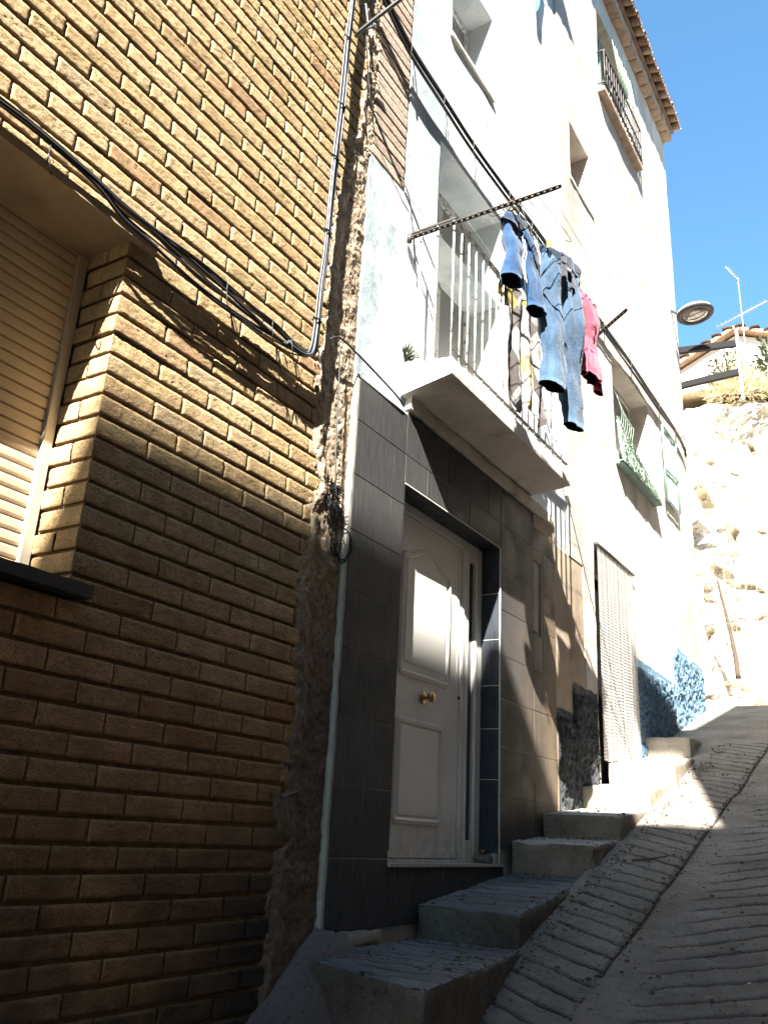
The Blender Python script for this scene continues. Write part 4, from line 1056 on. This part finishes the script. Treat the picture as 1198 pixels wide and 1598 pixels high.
# dark jersey piece behind the jeans
# red shirt upside down
ts_ = thing('red_shirt', (.80, 5.3, 5.2), 'faded red T-shirt pegged upside down at the far end of the line', 'shirt')
q_ = MB(); dt_ = (.10, 1, 0); R_ = []
for k in range(31):
    t = k/30; w_ = lerp(.20, .235, min(1, t*1.6)) if t < .75 else lerp(.235, .17, (t-.75)/.25)
    R_.append(((.80+.01*math.sin(t*8), 5.235+.035*t, 5.215-.63*t), w_*.80, .026+.022*t, dt_))
tubecloth(q_, R_, 50, 0, .016, 5.5); q_.build('shirt_body', [M_pink, simple('red_inside', (.12, .012, .025), .9, .1)], ts_)
for sg2 in (-1, 1):
    q_ = MB(); R_ = []
    for k in range(9):
        t = k/8; R_.append((Vector((.80, 5.27+sg2*(.12+.05*t), 4.71-.15*t)), .062-.005*t, .03, (.1, 1, 0)))
    tubecloth(q_, R_, 24, 0, .01, 3+sg2)
    q_.build('sleeve', [M_pink, bpy.data.materials['red_inside']], ts_)
# dark navy garment between jeans and shirt
nv_ = thing('navy_top', (.74, 5.0, 5.2), 'dark navy top bunched between the jeans and the red shirt', 'top')
q_ = MB(); R_ = [((.74, 5.03+.02*math.sin(k*.4), 5.22-.42*k/20), .12+.02*math.sin(k*.3), .045+.02*k/20, (.2, 1, 0)) for k in range(21)]
tubecloth(q_, R_, 40, 0, .02, 9.9); q_.build('body', [M_jeand, M_lining], nv_)
# patterned blanket over the handrail
q_ = MB()
def bl_(a, b, s_=0):
    y = 4.86+.62*a; L = .98-.10*a+.06*math.sin(a*9)
    xx = .345+.018*math.sin(a*22+b*4)+.012*n3(y, b*1.2, 3, 7, 3)+.02*b
    return (xx+s_, y+.05*b+.02*math.sin(b*7+a*5), 5.335-L*b)
q_.grid(bl_, 60, 60); q_.grid(lambda a, b: bl_(a, b, -.007), 60, 60, flip=True)
q_.grid(lambda a, b: (.345+.018*math.sin(a*22)-(.075*b), 4.86+.62*a, 5.335+.012*math.sin(math.pi*b)-.25*max(0, b-.5)), 60, 10)
tag(q_.build('blanket', M_towel), 'yellow, white and black patterned blanket draped over the balcony handrail', 'blanket')
pegs = ((.80, 4.53, 5.222), (.80, 4.93, 5.215), (.70, 4.15, 5.232), (.72, 4.33, 5.225), (.80, 5.06, 5.215), (.80, 5.36, 5.22))
pg = None
plab = ('yellow clothes peg on the near side of the jeans waistband', 'yellow clothes peg on the far side of the jeans waistband', 'yellow clothes peg at the near corner of the denim shorts', 'yellow clothes peg at the far corner of the denim shorts', 'yellow clothes peg on the near corner of the red shirt', 'yellow clothes peg on the far corner of the red shirt')
for i, (x, y, z) in enumerate(pegs):
    if pg is None:
        q_ = MB(); q_.hexa([(-.009, -.006, -.03), (-.002, -.006, -.03), (-.002, .006, -.03), (-.009, .006, -.03), (-.013, -.006, .035), (-.006, -.006, .035), (-.006, .006, .035), (-.013, .006, .035)])
        q_.hexa([(.002, -.006, -.03), (.009, -.006, -.03), (.009, .006, -.03), (.002, .006, -.03), (.006, -.006, .035), (.013, -.006, .035), (.013, .006, .035), (.006, .006, .035)])
        q_.tube([(-.01, 0, .004), (.01, 0, .004)], .004, 6); pg = q_.build('clothes_peg', M_yellow); o_ = pg
    else: o_ = pg.copy(); C.objects.link(o_)
    o_.location = (x, y, z); tag(o_, plab[i], 'clothes peg', 'pegs on the washing line')
# blue cloth at the top edge
q_ = MB(); q_.grid(lambda a, b: (.05+.02*math.sin(a*9), 6.02+.42*a*(1-b)+.28*b, 10.35-.80*b*(.6+.4*math.sin(math.pi*a))), 12, 14)
q_.grid(lambda a, b: (.043+.02*math.sin(a*9), 6.02+.42*a*(1-b)+.28*b, 10.35-.80*b*(.6+.4*math.sin(math.pi*a))), 12, 14, flip=True)
tag(q_.build('blue_cloth', M_bluecloth), 'blue cloth hanging in a point high on the white house wall', 'cloth')

# ================================================================== END OF THE STREET
lp = thing('street_lamp', (.27, 11.45, 9.0), 'round glass bottomed street lamp sticking out from the beige house corner', 'street lamp')
LC = Vector((.36, 11.3, 8.72)); tl = Matrix.Rotation(R(-6), 3, 'Y')
def tlathe(mb, prof, n=36):
    i0 = len(mb.v)
    for rr, h in prof:
        for a in range(n):
            th = 2*math.pi*a/n; mb.v.append(tuple(LC+tl@Vector((rr*math.cos(th), rr*math.sin(th), h))))
    for k in range(len(prof)-1):
        for a in range(n): b = (a+1) % n; mb.face((i0+k*n+a, i0+k*n+b, i0+(k+1)*n+b, i0+(k+1)*n+a), 0, .5, True)
q_ = MB(); tlathe(q_, [(.185, .01), (.19, -.012), (.235, -.015), (.25, .0), (.25, .03), (.235, .055), (.17, .10), (.08, .13), (0, .135)]); q_.build('lamp_housing', M_lampc, lp)
q_ = MB(); tlathe(q_, [(.182, -.006), (.19, -.018), (.236, -.021), (.254, -.006), (.256, .02)]); q_.build('lamp_rim', simple('lamp_rim', (.05, .042, .045), .6, .2), lp)
q_ = MB(); tlathe(q_, [(0, -.045), (.06, -.043), (.12, -.032), (.165, -.015), (.185, .004)]); q_.build('lamp_glass', M_lampg, lp)
q_ = MB(); q_.tube([LC+Vector((-.05, .0, -.005)), LC+Vector((.06, .02, .0))], .03, 8); q_.build('bulb', M_lampi, lp)
q_ = MB(); q_.tube(smooth_path([(-.0, 11.45, 8.98), (.03, 11.42, 8.94), (.12, 11.38, 8.85), (.20, 11.34, 8.78)], 4), .022, 8); q_.tube([(.12, 11.38, 8.85), (.2, 11.34, 8.785)], .032, 8); q_.build('lamp_arm', M_grey, lp)
br = thing('steel_bracket', (.4, 11.85, 8), 'steel frame of two dark beams and a pale post bolted to the beige house end', 'bracket')
for (za, zb) in ((8.52, 8.42), (7.93, 7.96)):
    q_ = MB(); q_.hexa([(-.05, 11.80, za-.05), (.78, 11.80, zb-.05), (.78, 11.87, zb-.05), (-.05, 11.87, za-.05), (-.05, 11.80, za+.04), (.78, 11.80, zb+.04), (.78, 11.87, zb+.04), (-.05, 11.87, za+.04)]); q_.build('beam', M_blackrub, br)
q_ = MB(); q_.box(.788, .818, 11.79, 11.86, 7.52, 8.62); q_.build('post', M_rail, br)
# rock face
rk = MB()
CAV = [(-.30, 7.0, .16, .30, -1.2, .5), (.03, 5.98, .22, .10, .2, .55), (-.02, 5.62, .22, .16, -.5, .5), (.28, 5.32, .28, .09, -.35, .45), (.13, 6.25, .06, .22, 1.5, .3), (-.2, 7.85, .13, .12, -.5, .4), (.42, 8.0, .07, .16, -1.0, .3),
       (.62, 7.45, .12, .06, -.3, .3), (.12, 4.65, .10, .16, -.8, .35), (-.25, 4.6, .10, .13, .6, .3), (.2, 7.4, .10, .05, -.4, .3), (.5, 4.8, .12, .05, .1, .25), (.55, 6.3, .10, .05, -.3, .25), (.62, 5.9, .14, .04, .1, .25), (1.4, 6.5, .4, .2, .3, .5), (2.2, 5.2, .5, .2, -.3, .5), (-1.5, 6, .5, .2, .1, .4)]
def rock(a, b):
    x = -7+14*a
    yb = 12.9+.10*(x) if x > 0 else 12.9
    z = 3.2+7.0*b
    y = yb+.15+(z-3.2)*.33+.9*max(0, b-.80)*6
    d = n3(x, y, z, .8, 4)*.7+abs(n3(x*1.3, 3, z*2.2, 1.9, 4))*.32
    led = .14*abs(math.sin(z*2.1+1.3*n3(x, 0, z, .7, 2)))
    y -= d*min(1, b*9)+led*min(1, b*6)
    xr = x+.25*n3(x, z, 1, 1.4, 3)
    for (cx, cz, wx, wz, sl_, dp) in CAV:
        u = (xr-cx); v = (z-cz)-sl_*u; q = (u/wx)**2+(v/wz)**2+.5*n3(x, 8, z, 6, 2)
        if q < 1: y += dp*min(1, (1-q)*2.2)
    if b > .84: z = 3.2+7.0*.84+(b-.84)*1.8
    return (x+.25*n3(x, z, 1, 1.4, 3), y, z+.12*n3(x, 5, z, 2.5, 3))
rk.grid(rock, 420, 230, s=False)
tag(rk.build('rock_face', M_rock), kind='structure')
te = MB(); te.grid(lambda a, b: (-8+22*a, 14.8+9*b, 9.35+.9*b+.2*n3(a*22, b*9, 0, 1, 3)), 40, 20); tag(te.build('terrace', M_earth), kind='structure')
# boulders and stones at its foot
for i, (x, y, z, s_, lab) in enumerate(((.62, 12.75, 3.50, .17, 'pale boulder at the foot of the rock face nearest the road edge'), (.1, 12.7, 3.46, .12, 'small pale stone against the beige house end'), (.95, 12.9, 3.55, .22, 'larger pale boulder at the right of the rock foot'))):
    bm = bmesh.new(); bmesh.ops.create_icosphere(bm, subdivisions=3, radius=s_)
    for v in bm.verts: v.co *= 1+.35*n3(v.co.x+i, v.co.y, v.co.z, 5, 3); v.co.z *= .7
    me = bpy.data.meshes.new('boulder'); bm.to_mesh(me); bm.free(); me.materials.append(M_rock)
    o_ = bpy.data.objects.new('boulder', me); C.objects.link(o_); o_.location = (x, y, z); tag(o_, lab, 'boulder', 'boulders at the rock foot')
# wire fence with a dead trunk
tk = thing('dead_trunk', (.35, 12.6, 3.7), 'bare dark dead trunk leaning against the pale rock', 'dead tree')
q_ = MB(); q_.tube(smooth_path([(.30, 12.45, 3.75), (.27, 12.45, 4.2), (.20, 12.45, 4.7), (.13, 12.45, 5.15)], 5), [.04-.0016*k for k in range(16)], 8); q_.build('trunk', M_dkwood, tk)
q_ = MB()
for p in ([(.26, 12.45, 4.3), (.12, 12.4, 4.1), (-.02, 12.4, 3.85)], [(.21, 12.45, 4.6), (.05, 12.4, 4.75), (-.08, 12.4, 4.9)], [(.23, 12.45, 4.5), (.42, 12.4, 4.55), (.5, 12.4, 4.45)], [(.25, 12.45, 4.4), (.1, 12.4, 4.5), (-.1, 12.35, 4.45)], [(.05, 12.4, 4.75), (-.05, 12.4, 4.65), (-.12, 12.4, 4.7)]):
    q_.tube(smooth_path(p, 3), .007, 5)
q_.build('branch', M_dkwood, tk)
fn = thing('wire_fence', (.6, 12.5, 3.7), 'rusty wire mesh fence slumped against the rock face', 'fence')
q_ = MB()
for k in range(13):
    x = -.1+.14*k; q_.tube([(x, 12.42+.05*math.sin(k), 3.7), (x+.02, 12.44, 4.6), (x+.04, 12.52, 5.35-.03*k)], .004, 4)
for k in range(11):
    z = 3.75+.15*k; q_.tube([(-.1, 12.43, z), (.7, 12.45+.03*math.sin(k), z-.02), (1.6, 12.43, z+.01)], .004, 4)
q_.build('mesh', M_mortar, fn)
# hill house
hh_ = thing('hill_house', (-.1, 18, 9.5), 'low whitewashed gabled house on the terrace above the rock', 'house')
q_ = MB()
def gab(y): return [(-3.6, y, 9.6), (4.2, y, 9.6), (4.2, y, 10.35), (-.14, y, 12.2), (-3.6, y, 10.6)]
i0 = len(q_.v); q_.v += gab(18.0)+gab(24.0)
q_.face((i0, i0+1, i0+2, i0+3, i0+4)); q_.face((i0+9, i0+8, i0+7, i0+6, i0+5))
for k in range(5): a, b = k, (k+1) % 5; q_.face((i0+b, i0+a, i0+5+a, i0+5+b))
q_.build('wall', plaster('hill_wall', (.74, .70, .64), (.6, .5, .4), (.4, .3, .22), .6, .4), hh_)
q_ = MB()
for (xa, za, xb_, zb_) in ((-3.9, 10.52, -.14, 12.27), (-.14, 12.27, 4.4, 10.33)):
    q_.hexa([(xa, 17.8, za-.02), (xb_, 17.8, zb_-.02), (xb_, 24.1, zb_-.02), (xa, 24.1, za-.02), (xa, 17.8, za+.07), (xb_, 17.8, zb_+.07), (xb_, 24.1, zb_+.07), (xa, 24.1, za+.07)])
    for k in range(16):
        t = (k+.5)/16; x = lerp(xa, xb_, t); z = lerp(za, zb_, t)+.07
        q_.grid(lambda a, b: (x+.11*math.cos(math.pi*b), 17.75+6.3*a, z+.035*math.sin(math.pi*b)), 2, 6, 0, random.random())
q_.build('roof', M_roof, hh_)
at = thing('tv_antenna', (.05, 17.6, 10.5), 'aluminium television antenna on a mast in front of the hill house', 'antenna')
q_ = MB(); q_.tube([(.12, 17.5, 9.9), (.10, 17.5, 13.3)], .012, 6); q_.build('mast', M_antenna, at)
q_ = MB(); q_.tube([(-.42, 17.5, 12.20), (.62, 17.5, 12.55)], .014, 5)
for k in range(12): x = -.40+.09*k; z = 12.2+.337*(x+.42); q_.tube([(x, 17.40, z-.01), (x, 17.60, z+.01)], .006, 4)
q_.build('boom', M_antenna, at)
q_ = MB(); q_.tube([(.10, 17.5, 13.25), (-.12, 17.45, 13.62)], .014, 5)
for k in range(7): q_.tube([(.08-.03*k, 17.40, 13.22+.06*k), (.14-.03*k, 17.58, 13.28+.06*k)], .008, 4)
q_.build('upper_boom', M_antenna, at)
def clump(name, c, rad, n, size, mat, lab, cat, asp=.25, up=.3, kind=None):
    m_ = MB()
    for k in range(n):
        d = Vector((random.gauss(0, 1), random.gauss(0, 1), random.gauss(up, .8))).normalized(); p = Vector(c)+Vector((d.x*rad[0], d.y*rad[1], abs(d.z)*rad[2]))*random.random()**.45
        if n3(p.x, p.y, p.z, 3.5/max(rad), 2) < -.12: continue
        t = (d+Vector((random.gauss(0, .5), random.gauss(0, .5), random.gauss(.2, .5)))).normalized(); s_ = t.cross(Vector((random.random(), random.random(), random.random()))).normalized()*size*asp; L = t*size*random.uniform(.6, 1.4)
        m_.v += [tuple(p-s_*.3), tuple(p+L*.5-s_), tuple(p+L), tuple(p+L*.5+s_)]; i = len(m_.v)-4; m_.face((i, i+1, i+2, i+3), 0, random.random())
    if kind: return tag(m_.build(name, mat), lab, cat, kind=kind)
    th = thing(name, c, lab, cat); m_.build('foliage', mat, th)
    s = MB()
    for k in range(5): s.tube([c, (c[0]+random.uniform(-.6, .6)*rad[0], c[1]+random.uniform(-.4, .4)*rad[1], c[2]+rad[2]*.7)], .012, 4)
    s.build('stem', M_wood, th); return th
clump('shrub', (.22, 14.35, 9.1), (.35, .3, .75), 900, .07, M_leaf, 'thin grey green shrub on the terrace behind the steel bracket', 'shrub')
clump('leafy_bush', (1.05, 14.5, 8.95), (.42, .4, 1.15), 700, .17, M_leaf, 'long leaved green bush at the right edge above the rock', 'bush', .16)
clump('dry_grass', (.45, 14.1, 8.75), (.65, .35, .38), 1600, .16, M_dry, 'straw coloured dry grass along the top of the rock face', 'grass', .06, .8, 'stuff')
# weed on the balcony corner
m_ = MB()
for k in range(34):
    a = random.uniform(-.9, .9); L = random.uniform(.04, .14); p0 = Vector((.0, 4.11, 4.33)); d = Vector((random.uniform(.1, .6), a, random.uniform(.5, 1))).normalized()
    p1 = p0+d*L*.6+Vector((0, 0, 0)); p2 = p0+d*L+Vector((.01, .0, -.02)); m_.tube([p0, p1, p2], [.002, .003, .001], 4)
    s_ = d.cross(Vector((0, 1, .3))).normalized()*.007; m_.v += [tuple(p1-s_), tuple(p2-s_*.5), tuple(p2+d*.02), tuple(p1+s_)]; i = len(m_.v)-4; m_.face((i, i+1, i+2, i+3))
tag(m_.build('weed', M_weed), 'small dark dried weed growing where the balcony slab meets the wall', 'weed')
# ================================================================== HOUSES ACROSS THE STREET (behind and right of the camera)
def opp(name, y0, y1, zt, zb, label, extra=None):
    t = thing(name, (4.4, (y0+y1)/2, zb), label, 'house')
    m_ = MB(); holes = []
    nw = max(1, int((y1-y0)/2.6))
    for k in range(nw):
        yc = y0+(y1-y0)*(k+.5)/nw
        for z in np.arange(zb+4.2, zt-1.8, 3.0): holes.append((yc-.5, yc+.5, z, z+1.3))
    ys = sorted({y0, y1, *[h[0] for h in holes], *[h[1] for h in holes]}); zs = sorted({zb, zt, *[h[2] for h in holes], *[h[3] for h in holes]})
    for i in range(len(ys)-1):
        for j in range(len(zs)-1):
            ya, yb, za, zb2 = ys[i], ys[i+1], zs[j], zs[j+1]
            if any(h[0] < (ya+yb)/2 < h[1] and h[2] < (za+zb2)/2 < h[3] for h in holes): continue
            m_.quad((4.4, ya, za), (4.4, ya, zb2), (4.4, yb, zb2), (4.4, yb, za))
    for h in holes:
        a, b, c, d = h
        for p, q in (((a, c), (b, c)), ((b, c), (b, d)), ((b, d), (a, d)), ((a, d), (a, c))): m_.quad((4.4, *p), (4.4, *q), (4.6, *q), (4.6, *p))
    m_.quad((4.4, y0, zb), (10.5, y0, zb), (10.5, y0, zt), (4.4, y0, zt)); m_.quad((4.4, y1, zb), (4.4, y1, zt), (10.5, y1, zt), (10.5, y1, zb)); m_.quad((4.4, y0, zt), (10.5, y0, zt), (10.5, y1, zt), (4.4, y1, zt)); m_.quad((10.5, y0, zb), (10.5, y1, zb), (10.5, y1, zt), (10.5, y0, zt))
    m_.build('wall', M_shade_wall, t)
    for h in holes:
        s = MB(); s.box(4.59, 4.63, h[0], h[1], h[2], h[3]); s.build('window', M_shut, t)
    if extra:
        e = MB(); extra(e); e.build('parapet', M_shade_wall, t)
    return t
opp('corner_house', -19, -7.34, 15.74, -3.6, 'tall rendered house across the street behind the viewpoint')
opp('side_house', -2.65, .42, 15.05, -1.8, 'narrow rendered house across the street beside the viewpoint',
    lambda e: e.hexa([(4.35, -3.85, 15.15), (4.9, -3.85, 15.15), (4.9, -2.25, 15.06), (4.35, -2.25, 15.06), (4.35, -3.85, 15.85), (4.9, -3.85, 15.85), (4.9, -2.25, 15.45), (4.35, -2.25, 15.45)]))
opp('low_house', .43, 13.2, 12.3, -.8, 'lower rendered house across the street further uphill')  # unseen; height raised to cut skylight in the street
opp('infill_sky_blocker', -6.99, -2.66, 10.2, -2.8, 'unseen squat house added between two taller ones to close off skylight')  # unseen, added to fill the gap and cut skylight
bk = thing('enclosing_house', (0, -8, -2), 'unseen plain house added behind the viewpoint to enclose the street', 'house')  # unseen, added so less skylight enters behind the camera
m_ = MB(); wall_panel(m_, -16, -3.21, -3.5, 11, [(-5.6, -4.6, 1.4, 2.7), (-8.6, -7.6, 1.0, 2.3), (-8.6, -7.6, 4.4, 5.9), (-5.6, -4.6, 4.4, 5.9)], X=-.03, depth=.3, step=.6); m_.box(-6, -.34, -16, -3.21, -3.5, 11); m_.build('wall', M_shade_wall, bk)
